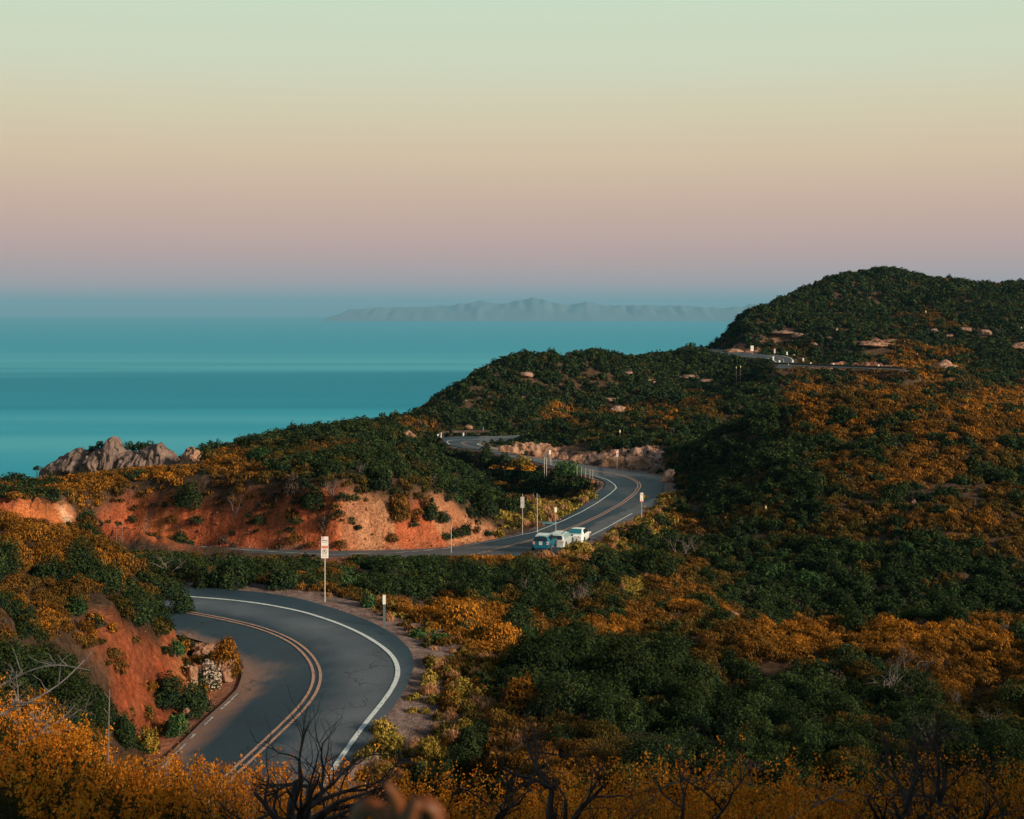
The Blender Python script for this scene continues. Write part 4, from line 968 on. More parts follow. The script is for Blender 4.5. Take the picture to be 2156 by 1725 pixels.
for px, py, w_, h_, lb, g_ in [
 (1108,793,38,16,'largest pale boulder near the top of the dark headland',None),(1020,808,24,14,'pale boulder on the left shoulder of the dark headland',None),(1065,786,14,7,'small flat boulder left of the largest one on the headland top',None),
 (962,872,22,12,'pale boulder pair low on the left end of the headland',None),(1284,846,34,14,'rounded pale boulder in the middle of the headland',None),(1320,846,30,9,'flat pale boulder right of the rounded one mid headland',None),
 (1300,866,40,18,'long slanting boulder below the rounded one mid headland',None),(1333,869,18,12,'small boulder right of the long slanting one',None),
 (1320,788,26,9,'flat boulder upper right of the headland',None),(1370,806,36,13,'tan boulder on the right of the headland slope',None),(1450,797,60,14,'wide pale boulder ridge right of the headland',None),(1490,805,50,12,'pinkish boulder strip left of the hill road',None),
 (1345,792,14,7,'small pale boulder scattered in dark scrub on the headland',G1),(980,845,8,6,'small pale boulder scattered in dark scrub on the headland',G1),(1180,790,7,4,'small pale boulder scattered in dark scrub on the headland',G1),
 (1268,856,8,5,'small pale boulder scattered in dark scrub on the headland',G1),(1255,854,6,5,'small pale boulder scattered in dark scrub on the headland',G1),(1130,884,12,8,'small pale boulder scattered in dark scrub on the headland',G1),(985,905,26,16,'tan rock patch just above the far bend',None),
 (860,925,34,26,'brownish rock on the dark ridge left of the far bend',None),(886,896,14,9,'small pink boulder on top of the dark ridge',None),(850,906,20,8,'flat reddish rock near the top of the dark ridge',None),
 (1762,700,9,14,'upright egg shaped boulder on the big hill',None),(1745,715,30,10,'pale slanting slab below the upright boulder on the big hill',None),(1716,728,28,10,'white slanting slab lowest of the pair on the big hill',None),
 (1650,705,70,12,'long pinkish ledge above the hill road at left',None),(1680,710,34,16,'second pinkish ledge right of the long one',None),
 (1843,728,90,12,'wide tan rock bank in the middle of the big hill',None),(1965,700,24,14,'grey boulder in front of the right end of the big hill',None),(2035,698,40,14,'row of pale boulders at right on the big hill',None),(2075,706,34,18,'rounded pale boulder, rightmost of the row on the big hill',None),(1995,709,34,8,'flat grey slab under the row of boulders on the big hill',None),
 (2150,735,60,20,'tan boulder cut by the right border',None),(1990,780,62,30,'rounded brown rock mound beside the hill road',None),(1672,753,16,10,'orange brown rock beside the bend of the hill road',None),
 (1545,742,50,14,'orange rock cut left of the white hill sign',None),
 ]: rock(px, py, w_*0.85, h_*0.62, lb, 'rock_tan' if 'tan' in lb or 'orange' in lb or 'brown' in lb else 'rock_pink', g_, dm=150)
rock(1924,1064,14,11,'bright white boulder, lower of two, halfway up the right hill','rock_pale' if 'rock_pale' in M else 'rock_pink',dm=90)
rock(1926,1052,12,9,'bright white boulder, upper of two, halfway up the right hill','rock_pink',dm=90)
_e = main_R[(main_R[:, 1] > 150) & (main_R[:, 1] < 226)]; _ep = _e[:, 0]/_e[:, 1]*F+CX; _o = np.argsort(_ep)
for px, w_, h_, back, lb, sk in [
 (1062,26,16,0.6,'leftmost tan rock by the far road',0),(1098,56,30,2.2,'slanting ribbed tan rock, second from left by the far road',0.5),(1134,64,30,2.2,'broad ribbed tan rock behind the small white sign',0.35),(1112,24,12,0.6,'small tan rock at the foot of the broad one',0.4),
 (1184,22,12,1.0,'small tan rock right of the small white sign',0.5),(1210,26,16,1.4,'slanting tan rock between the two far signs',0.8),(1246,44,24,1.4,'grey ribbed rock left of the far parking sign',0.8),
 (1276,30,11,0.6,'low tan rock at the foot of the bank left of the far parking sign',0),(1338,66,30,1.6,'large pale rock face right of the far parking sign',0.5),(1288,50,22,3.0,'brown rock face behind the far parking sign',0.4),(1398,30,30,1.6,'slanting grey brown rock at the corner of the far bend',0.8),(1376,26,18,2.4,'grey rock behind the corner rock of the far bend',0.6)]:
    rock(px, 0, w_, h_*0.85, lb, 'rock_grey' if 'grey' in lb else ('rock_pink' if 'pale' in lb else 'rock_tan'), hi=True, skew=sk*0.6, depth=0.35, D=float(np.interp(px, _ep[_o], _e[_o, 1]))+back+1.2+w_*0.27*190/F)
for px, py, w_, h_, lb in [(1568,1308,30,14,'pinkish boulder, left of the rock pile at the foot of the right hill'),(1590,1312,22,10,'small pinkish boulder in the middle of the rock pile'),(1545,1300,34,12,'flat reddish boulder at the upper end of the rock pile'),(1608,1318,18,8,'smallest boulder at the lower end of the rock pile')]:
    rock(px, py, w_, h_, lb, 'rock_pink', dm=50)
rock(470,1434,50,52,'big tan rock nose on the bank at the inside of the near bend','rock_tan',dm=30,hi=True,name='rock_outcrop')
rock(430,1385,46,30,'orange rock rib above the tan rock nose','rock_tan',dm=30,hi=True,name='rock_outcrop')
rock(404,1440,26,40,'small orange rock left of the white blossoms','rock_tan',dm=30,hi=True)
rock(395,1512,24,20,'orange stone at the foot of the left bank near the road','rock_tan',dm=30)
# sandstone ridge on the left skyline
def ridge_rock(prof, D, thick, mat, label, seed):
    q = np.array(prof, float); xs = np.linspace(q[0, 0], q[-1, 0], 110); tp = np.interp(xs, q[:, 0], q[:, 1])
    ns = 40; V = []
    for j in range(ns):
        s = j/(ns-1)*2-1
        X = (xs-CX)*D/F; top = H0-(tp-HY)*D/F; g_ = ground(X, np.full(len(X), D-thick*0.9))-0.5
        prof_h = np.maximum(0, 1-abs(s)**2.2)**0.7
        yy = D+s*thick*(0.35+0.65*np.clip((top-g_)/3.0, 0.1, 1))
        V.append(np.c_[X, yy, g_+(top-g_)*prof_h])
    V = np.concatenate(V)
    n = fbm(V[:, 0]*0.55+seed, V[:, 1]*0.6, V[:, 2]*0.8, 5); rl = 1-np.abs(fbm(V[:, 0]*1.1+seed, V[:, 1]*0.4, V[:, 2]*0.25, 4))*2.2
    pit = vnoise(V[:, 0]*1.9, V[:, 1]*1.9, V[:, 2]*1.9+seed)
    V[:, 1] += 0.9*n+0.12*np.clip(rl, 0, 1)+0.30*fbm(V[:, 0]*0.9+V[:, 2]*0.8+seed, V[:, 1]*0.5, V[:, 2]*2.2, 4) + 0.5*np.clip(pit-0.45, 0, 1); V[:, 2] += 0.12*n; V[:, 1] += 0.22*fbm(V[:, 0]*3.3+seed, V[:, 1]*2, V[:, 2]*3.3, 3); V[:, 2] += 0.16*fbm(V[:, 0]*3.1, V[:, 1]*2, V[:, 2]*0, 3)
    idx = np.arange(ns*110).reshape(ns, 110); Q = np.stack([idx[:-1, :-1].ravel(), idx[:-1, 1:].ravel(), idx[1:, 1:].ravel(), idx[1:, :-1].ravel()], 1)
    o0 = np.array([(q[0, 0]+q[-1, 0]-2*CX)/2*D/F, D, V[:, 2].min()])
    tag(link('rock_outcrop', mesh_np('rock_outcrop', V-o0, Q, smooth=True), M[mat], None, tuple(o0)), label, 'rock')
    for k in range(6): CLEAR.append((float((xs[int(k*109/5)]-CX)*D/F), D-thick*0.5, thick*0.8))
ridge_rock([(88,990),(104,977),(130,961),(165,944),(180,948),(200,945),(222,948),(240,970),(250,990)], 147, 2.6, 'rock_grey', 'grey brown sandstone slab at the left end of the skyline rocks', 3)
ridge_rock([(168,990),(182,962),(198,952),(222,938),(229,922),(236,918),(246,920),(252,936),(264,950),(290,955),(312,972),(318,990)], 145.5, 2.8, 'rock_grey', 'sandstone rock with a pinnacle, middle of the skyline rocks', 11)
ridge_rock([(240,990),(256,962),(272,957),(292,953),(320,940),(337,932),(352,942),(368,958),(386,968),(394,990)], 144, 2.4, 'rock_grey', 'pitted sandstone hump right of the pinnacle rock', 23)
ridge_rock([(376,985),(384,955),(392,944),(408,940),(420,950),(427,965),(430,985)], 141, 1.8, 'rock_tan', 'rounded tan and white boulder at the right end of the skyline rocks', 31)
ridge_rock([(286,962),(296,944),(310,942),(322,948),(330,962)], 150, 1.5, 'rock_tan', 'small tan rock peeping behind the sandstone hump', 37)
for px, py, w_, h_, lb in [(212,948,22,20,'dark bush on the left shoulder of the pinnacle rock'),(196,952,24,14,'dark bush between slab and pinnacle rock'),(272,948,22,18,'dark bush just right of the rock pinnacle'),(300,950,50,20,'dark bushes on top of the rocks behind the hump'),(240,952,18,12,'little dark bush at the pinnacle foot'),(78,990,16,10,'small dark bush at the left foot of the rock slab')]:
    X = (px-CX)*146.5/F; P = np.array([X, 146.5, H0-(py-HY)*146.5/F]); R = w_/2*146.5/F; Hh = h_*146.5/F
    root = empty('shrub', P, lb, 'shrub'); s = np.array([1.4*146/PIX]); V, Q, C = leaves(np.zeros((1, 3)), np.array([R]), np.array([Hh]), 'dark', s, nleaf(np.array([R]), np.array([Hh]), s, 9), seed=int(px))
    link('foliage', mesh_np('foliage', V, Q, C), M['leaf'], root); mb = MB(); mb.tube([(0,0,-1.2),(0,0,Hh*.5)], [0.06,0.03], 5); mb.build('stem', M['bark'], root)

# ------------------------------------------------------------------ signs, posts, rails
FONT = {}
def text_mesh(txt, size, mat, parent, loc, name='lettering', sx=1.0):
    cu = bpy.data.curves.new('t', 'FONT'); cu.body = txt; cu.size = size; cu.align_x = 'CENTER'; cu.align_y = 'CENTER'; cu.extrude = 0.0015; cu.resolution_u = 3
    ob = bpy.data.objects.new('t', cu); col.objects.link(ob); bpy.context.view_layer.update()
    me = bpy.data.meshes.new_from_object(ob.evaluated_get(bpy.context.evaluated_depsgraph_get())); bpy.data.objects.remove(ob)
    me.materials.clear(); me.materials.append(mat)
    o = bpy.data.objects.new(name, me); col.objects.link(o); o.parent = parent; o.rotation_euler = (math.pi/2, 0, 0); o.location = loc; o.scale = (sx, 1, 1)
    return o
def rounded(mb, w, h, r, y0, y1, cx=0.0, cz=0.0, n=5):
    pts = []
    for sx_, sz_, a0 in ((1,1,0),(-1,1,90),(-1,-1,180),(1,-1,270)):
        for k in range(n):
            a = math.radians(a0+90*k/(n-1)); pts.append((cx+sx_*(w/2-r)+r*math.cos(a), cz+sz_*(h/2-r)+r*math.sin(a)))
    N = len(pts); mb.add([(x, y0, z) for x, z in pts]+[(x, y1, z) for x, z in pts],
        [tuple(range(N)), tuple(range(2*N-1, N-1, -1))]+[(k, N+k, N+(k+1) % N, (k+1) % N) for k in range(N)])
def strokes(mb, w, z, n, h, y, rg, x0=0.0):
    xs = np.linspace(-w/2, w/2, n+1)
    for k in range(n):
        if n > 4 and k == n//2: continue
        mb.box(x0+xs[k]+w*0.03, x0+xs[k+1]-w*0.03, y, y-0.002, z-h/2*rg.uniform(.7, 1), z+h/2*rg.uniform(.7, 1))
def ring(mb, r0, r1, cz, y0, y1, n=28, cx=0.0):
    v = []; f = []
    for k in range(n):
        a = 2*math.pi*k/n
        for r in (r0, r1):
            for y in (y0, y1): v.append((cx+r*math.cos(a), y, cz+r*math.sin(a)))
    for k in range(n):
        a = 4*k; b_ = 4*((k+1) % n)
        f += [(a, b_, b_+2, a+2), (a+1, a+3, b_+3, b_+1), (a+2, b_+2, b_+3, a+3), (a, a+1, b_+1, b_)]
    mb.add(v, f)
def parking_sign(px, py, top_py, label, D=None, panelh=1.07, panelw=0.36, style=0, group=None, rz=0.0, dm=30):
    P = hit(px, py, dm) if D is None else np.array([(px-CX)*D/F, D, 0])
    P[2] = float(ground(P[0], P[1])[0]); D = P[1]
    tot = (H0-(top_py-HY)*D/F)-P[2]; S = US
    root = empty('parking_sign', P, label, 'road sign', group, rz)
    mb = MB(); mb.tube([(0, 0, -0.3), (0, 0, tot-0.02)], 0.030*S, 8); mb.build('pole', M['galv'], root)
    rg = random.Random(int(px)); w = panelw*S; H = panelh*S; yb = -0.035*S
    split = 0.42
    h1 = H*split; h2 = H-h1
    mb = MB(); rounded(mb, w, h1*0.985, 0.03*S, yb, yb-0.006, 0, tot-h1/2); top = mb.build('sign_panel', M['white_paint'], root)
    mb = MB(); rounded(mb, w*1.04, h2, 0.03*S, yb-0.001, yb-0.008, 0, tot-h1-h2/2); low = mb.build('sign_panel', M['white_paint'], root)
    yf = yb-0.008; k = H
    mb = MB(); ring(mb, 0.060*k, 0.075*k, tot-0.075*k, yf, yf-0.003, 4, cx=-w*0.24); mb.box(-w*.42, -w*.08, yf, yf-.003, tot-.035*k, tot-.022*k); mb.build('parking_symbol', M['red'], top)
    text_mesh('P', 0.09*k, M['red'], top, (-w*0.24, yf-0.001, tot-0.078*k))
    text_mesh('PARKING', 0.080*k, M['black'], top, (0, yf-0.001, tot-0.19*k), sx=0.80*w/(0.080*k*3.9))
    mb = MB(); strokes(mb, w*0.66, tot-0.275*k, 7, 0.028*k, yf, rg); mb.build('small_lettering', M['black'], top)
    yf -= 0.001
    mb = MB()
    if style == 0:
        mb.box(-w*0.43, w*0.45, yf, yf-0.003, tot-0.545*k, tot-0.435*k); mb.build('red_band', M['red'], low)
        text_mesh('TOW-AWAY', 0.075*k, M['white_paint'], low, (0, yf-0.004, tot-0.49*k), sx=0.62*w/(0.075*k*4.6))
        mb = MB(); ring(mb, 0.092*k, 0.108*k, tot-0.695*k, yf, yf-0.003)
        c = 0.095*k*0.707; zc = tot-0.695*k; t_ = 0.007*k
        mb.add([(-c-t_, yf-.0035, zc+c-t_), (-c+t_, yf-.0035, zc+c+t_), (c+t_, yf-.0035, zc-c+t_), (c-t_, yf-.0035, zc-c-t_)], [(0, 1, 2, 3)])
        mb.build('no_parking_symbol', M['darkred'], low)
        text_mesh('P', 0.155*k, M['black'], low, (-0.004, yf-0.001, tot-0.695*k))
        mb = MB(); strokes(mb, w*0.62, tot-0.845*k, 7, 0.024*k, yf, rg); strokes(mb, w*0.62, tot-0.91*k, 7, 0.024*k, yf, rg); mb.build('small_lettering', M['black'], low)
    elif style == 1:
        ring(mb, 0.05*k, 0.065*k, tot-0.55*k, yf, yf-.003); mb.box(-w*0.45, w*0.45, yf, yf-0.003, tot-k*0.99, tot-k*0.88); mb.build('red_band', M['red'], low)
        mb = MB(); strokes(mb, w*0.6, tot-0.70*k, 5, 0.03*k, yf, rg); strokes(mb, w*0.5, tot-0.78*k, 5, 0.03*k, yf, rg); mb.build('small_lettering', M['black'], low)
    else:
        mb.box(-w*0.45, w*0.45, yf, yf-0.003, tot-0.58*k, tot-0.45*k); ring(mb, 0.10*k, 0.145*k, tot-0.76*k, yf, yf-.003, 20); mb.build('red_band', M['red'], low)
        mb = MB(); mb.box(-w*.36, w*.1, yf+.001, yf-.002, tot-.19*k, tot-.05*k); mb.build('red_patch', M['red'], top)
    CLEAR.append((P[0], P[1], 0.7)); CLEAR.append((P[0]*(P[1]-1)/P[1], P[1]-1, 0.6))
    return root
M['darkred'] = plain('dark_red_sign_paint', (0.16, 0.03, 0.03), 0.5)
parking_sign(684, 1262, 1129.5, 'tallest no parking sign, closest to the camera, on the gravel of the near bend', D=58.6, panelh=1.09, panelw=0.355)
parking_sign(1351, 1088, 1037.5, 'white sign with red foot by the pull-out at the far bend', D=133, panelh=1.05, panelw=0.36, style=1)
parking_sign(1299.5, 977, 947, 'red and white parking sign against the rocks beyond the far bend', D=178, panelh=1.05, panelw=0.36, style=2, dm=150)
parking_sign(1631, 748, 735, 'small red and white sign above the hill road bend', D=367, panelh=1.25, panelw=0.45, style=2)
parking_sign(1691, 768, 754, 'small red and white sign right of the hill road bend', D=338, panelh=1.25, panelw=0.45, style=2)
def board_sign(px, py, top_py, w, h, label, D, rz=0.0, mat='white_paint', back=False, cat='road sign', plates=1, name='road_sign'):
    X = (px-CX)*D/F; P = np.array([X, D, float(ground(X, D)[0])]); tot = (H0-(top_py-HY)*D/F)-P[2]
    root = empty(name, P, label, cat, None, rz)
    mb = MB(); mb.tube([(0, 0, -0.3), (0, 0, tot)], 0.03*US, 8); mb.build('pole', M['galv'], root)
    wu, hu = w*D/F, h*D/F
    for k in range(plates):
        mb = MB(); hk = hu/plates; rounded(mb, wu, hk*0.97, 0.03*US, -0.03, -0.036, 0, tot-hk*(k+0.5)-(0.5 if back else 0)*hu*0.5); pl = mb.build('sign_panel', M[mat], root)
    CLEAR.append((P[0], P[1], 0.6)); return root, tot
r_, tot_ = board_sign(1583.5, 748, 728, 6.2, 11.5, 'large white board on a post beside the hill road, on the headland', 366)
mb = MB(); rgx = random.Random(3)
for k in range(5): strokes(mb, 0.5, tot_-0.25-0.22*k, 6, 0.07, -0.037, rgx)
mb.build('small_lettering', M['black'], r_.children[1])
r_, t_ = board_sign(1100, 1088, 1040, 8, 24, 'grey back of a double sign on a post by the grassy flat', 123, back=True, mat='galv', plates=2)
board_sign(1170, 1093, 1068, 5, 11, 'short white marker plate at the left edge of the far road', 121.0)
board_sign(1158, 966, 948, 4.4, 9, 'small white square sign against the rocks beyond the far road', 187)
def pole_at(px, py, top_py, D, label, r=0.03, mat='galv', name='metal_post', cap=None):
    X = (px-CX)*D/F; P = np.array([X, D, float(ground(X, D)[0])]); tot = (H0-(top_py-HY)*D/F)-P[2]
    root = empty(name, P, label, 'post'); mb = MB(); mb.tube([(0, 0, -0.3), (0, 0, tot)], r, 8); mb.build('pole', M[mat], root)
    mb = MB(); mb.box(-r*1.7, r*1.7, -r*1.4, r*1.4, tot-0.35, tot+0.02); mb.build('post_cap', M[cap or 'darkpost'], root); CLEAR.append((P[0], P[1], 0.5))
pole_at(1131, 1085, 1040, 124, 'thin pinkish post with dark top on the grassy flat', 0.045, 'wood')
pole_at(950, 1148, 1094, 108.6, 'thin bare post in front of the pale end of the road cut', 0.03, 'wood')
pole_at(1146, 985, 956, 177, 'slim grey post, left of a leaning pair by the wire fence', 0.04)
pole_at(1150.5, 985, 957, 176, 'slim grey post, right of a leaning pair by the wire fence', 0.04)
pole_at(1017.5, 918, 899, 262, 'tall thin pole behind the guardrail of the far bend', 0.06)
def delineator(px, D, base_py, h, label, white=0.35, r=0.05, group=None, tophint=None, white_all=False):
    X = (px-CX)*D/F; P = np.array([X, D, float(ground(X, D)[0])]); H = max(h*D/F, (H0-((base_py-h)-HY)*D/F)-P[2])
    root = empty('marker_post', P, label, 'marker post', group)
    mb = MB(); mb.box(-r*.8, r*.8, -r*.35, r*.35, -0.2, H*(1-white)); mb.build('post', M['whitepost' if white_all else 'darkpost'], root)
    mb = MB(); mb.box(-r, r, -r*.5, r*.5, H*(1-white), H); mb.build('reflector', M['whitepost'], root); CLEAR.append((P[0], P[1], 0.5))
delineator(809, 53.6, 1311, 58, 'slim marker post with white top on the gravel of the near bend', 0.27, 0.055)
GD = 'white marker posts around the far bend'
for px, D, by, lb in ((922.3, 238, 921, 'white marker post standing alone left of the guardrail end'), (928.5, 252, 917, 'white marker post behind the left end of the guardrail'), (976, 262, 914, 'white marker post behind the middle of the guardrail'), (925.5, 236, 926, 'white marker post at the very end of the guardrail')):
    delineator(px, D, by, 6.5, lb, 0.9, 0.13, GD, white_all=True)
GH = 'white marker posts along the hill road'
for px, D, by, h_ in ((1628, 340, 762, 9), (1641, 331, 767, 5), (1669, 331, 768, 5), (1707, 329, 769, 5), (1755, 328, 770, 5), (1850, 326, 773, 5), (1657, 372, 746, 5)):
    delineator(px, D, by, h_, 'small white marker post along the hill road', 0.9, 0.17, GH, white_all=True)
def guardrail(P, label, off, post_step, ph=0.78):
    P = resamp(P, step=1.0); t_ = np.gradient(P, axis=0); t_ /= np.linalg.norm(t_, axis=1)[:, None]+1e-9
    n_v = np.stack([-t_[:, 1], t_[:, 0], 0*t_[:, 0]], 1); Q_ = P+n_v*off; o0 = Q_[0].copy()
    root = empty('guardrail', o0, label, 'guardrail')
    prof = [(0, .40), (.05, .46), (.0, .54), (.0, .60), (.05, .68), (0, .76), (-.03, .76), (-.03, .40)]
    prof = [(a*1.2, b_*ph/0.78) for a, b_ in prof]
    V = np.concatenate([[Q_[i]+n_v[i]*(-a)+[0, 0, z] for a, z in prof] for i in range(len(Q_))])-o0; m_ = len(prof)
    Qf = [(i*m_+k, i*m_+(k+1) % m_, (i+1)*m_+(k+1) % m_, (i+1)*m_+k) for i in range(len(Q_)-1) for k in range(m_)]
    link('rail', mesh_np('rail', V, np.array(Qf)), M['rail'], root)
    for i in range(0, len(Q_), post_step):
        mb = MB(); q = Q_[i]+n_v[i]*0.12-o0; mb.box(q[0]-.08, q[0]+.08, q[1]-.08, q[1]+.08, q[2]-0.5, q[2]+0.74*ph/0.78); mb.build('post', M['rail'], root)
guardrail(np.array(traced([(940,938),(931,930),(928.5,925),(932,921.3),(941,919),(960,917.8),(990,917.3),(1030,917.2)], zb_far)), 'rusty brown guardrail curving round the outside of the far bend', 0.5, 4, 0.95)
guardrail(np.array(traced([(1905,781.5),(1780,777),(1700,773.6),(1640,771.2),(1624,768.5)], lambda D: 12.9)), 'dark guardrail along the edge of the hill road', 0.6, 6, 0.9)
# wire fence beside the far road
fx = [1160, 1171, 1181, 1189, 1198, 1207, 1215, 1224, 1233, 1242, 1248]
fp = [on_road(x, float(np.interp(x, [1145, 1164, 1200, 1246, 1252], [972, 979.5, 992, 1004.5, 1007]))+2.0, zb_far) for x in fx]
root = empty('wire_fence', fp[0], 'low see-through wire fence with thin pale posts beside the far road', 'fence'); o0 = fp[0]
for p in fp:
    mb = MB(); q = p-o0; mb.tube([q+[0, 0, -0.3], q+[0, 0, 1.0]], 0.028, 6); mb.build('post', M['galv'], root)
mb = MB()
for hz in (0.08, 0.35, 0.65, 0.95):
    mb.tube([p-o0+[0, 0.03, hz] for p in fp], 0.008, 4)
mb.build('wire', M['galv'], root)
# yucca flower stalks
M['bloom'] = plain('pale_yucca_bloom', (0.66, 0.62, 0.32), 0.8, noise=0.2, scale=3)
for px, py, h, D, lb in [(1163,878,14,300,'pale yucca bloom on the dark headland above the orange knoll'),(1305,917,12,212,'leaning pale yucca bloom on the shaded side of the orange knoll'),(1550,779,7,318,'left of two pale yucca blooms below the hill road'),(1559,778,8,318,'right of two pale yucca blooms below the hill road'),(1660,782,6,312,'pale yucca bloom just under the hill road guardrail'),
     (1949,663,9,420,'pale yucca bloom high on the big hill near the red soil'),(1743,726,12,385,'pale yucca bloom between the slabs on the big hill'),(2150,712,8,400,'pale yucca bloom by the right border'),(2032,728,7,385,'pale yucca bloom under the row of boulders'),(1612,1130,12,128,'tiny pale bloom on the shaded foot of the right hill')]:
    X = (px-CX)*D/F; z0 = float(ground(X, D)[0]); zt_ = H0-((py-h)-HY)*D/F; root = empty('yucca', (X, D, z0), lb, 'plant')
    Hh = max(zt_-z0, 0.8); bl = h*0.62*D/F
    mb = MB(); mb.tube([(0, 0, -0.1), (0, 0, Hh)], 0.03, 5); mb.build('stalk', M['palewood'], root)
    mb = MB(); rr_ = [0.25, 0.7, 1.0, 0.95, 0.6, 0.2]; b0 = bl*0.24
    mb.tube([(0.02*math.sin(k*2), 0, Hh-bl+bl*k/5) for k in range(6)], [b0*v for v in rr_], 8); mb.build('blossom', M['bloom'], root, smooth=True)
    mb = MB()
    for k in range(24):
        a = k*2.4; e_ = 0.3+0.9*random.random(); L = 0.55
        mb.add([(0.03*math.cos(a+1.5), 0.03*math.sin(a+1.5), 0), (-0.03*math.cos(a+1.5), -0.03*math.sin(a+1.5), 0), (L*math.cos(a)*math.cos(e_), L*math.sin(a)*math.cos(e_), L*math.sin(e_))], [(0, 1, 2)])
    mb.build('leaf_rosette', plain('yucca_leaves', (0.06, 0.09, 0.05)), root)
# asphalt berm where the outer edge meets the foreground
P = on_road(738, 1622, 12.0); mb = MB()
mb.tube([(-0.35, -1.2, -0.05), (0.1, -0.2, 0.02), (0.45, 0.9, -0.02), (0.75, 1.7, -0.08)], [0.14, 0.2, 0.19, 0.12], 10)
tag(mb.build('asphalt_kerb', M['rock_grey'], smooth=True, loc=tuple(P)), 'short pale lump of kerb at the lower end of the outer white line', 'kerb')
mb = MB(); P = on_road(1158, 1101, zb_far); mb.box(-1.1, 1.0, -0.6, 0.5, -0.1, 0.06); M['drain'] = plain('wet_blue_drain_concrete', (0.06, 0.20, 0.24), 0.35, noise=0.3)
tag(mb.build('drain_apron', M['drain'], loc=tuple(P-[0.4, 0, 0.02]), rot=(0, 0, -0.35), bevel=0.03), 'bluish drain apron at the left edge of the far road', 'drain')

# ------------------------------------------------------------------ parked cars
def paint(name, c, rough=0.25, coat=0.6, metal=0.0):
    m = plain(name, c, rough, metal, 0.5, noise=0.03, scale=2); b = m.node_tree.nodes['Principled BSDF']; b.inputs['Coat Weight'].default_value = coat; b.inputs['Coat Roughness'].default_value = 0.08; return m
M['c_blue'] = paint('teal_blue_car_paint', (0.010, 0.115, 0.18)); M['c_white'] = paint('white_car_paint', (0.78, 0.84, 0.78)); M['c_silver'] = paint('silver_white_car_paint', (0.50, 0.56, 0.54), metal=0.15)
M['glass'] = plain('dark_car_glass', (0.012, 0.022, 0.026), 0.08, 0, 0.9, noise=0.02); M['glass_teal'] = plain('teal_tinted_glass', (0.02, 0.16, 0.19), 0.08, 0, 0.9, noise=0.02); M['glass_pale'] = plain('pale_reflecting_glass', (0.22, 0.34, 0.34), 0.1, 0, 0.9, noise=0.02)
M['tyre'] = plain('tyre_rubber', (0.02, 0.02, 0.02), 0.8); M['rim'] = plain('alloy_rim', (0.35, 0.35, 0.35), 0.35, 0.8); M['tail'] = plain('red_tail_lens', (0.62, 0.05, 0.02), 0.2); M['lens'] = plain('clear_lens', (0.80, 0.62, 0.52), 0.2)
M['plate'] = plain('licence_plate', (0.62, 0.66, 0.58), 0.5); M['trim'] = plain('black_plastic_trim', (0.02, 0.022, 0.024), 0.6)
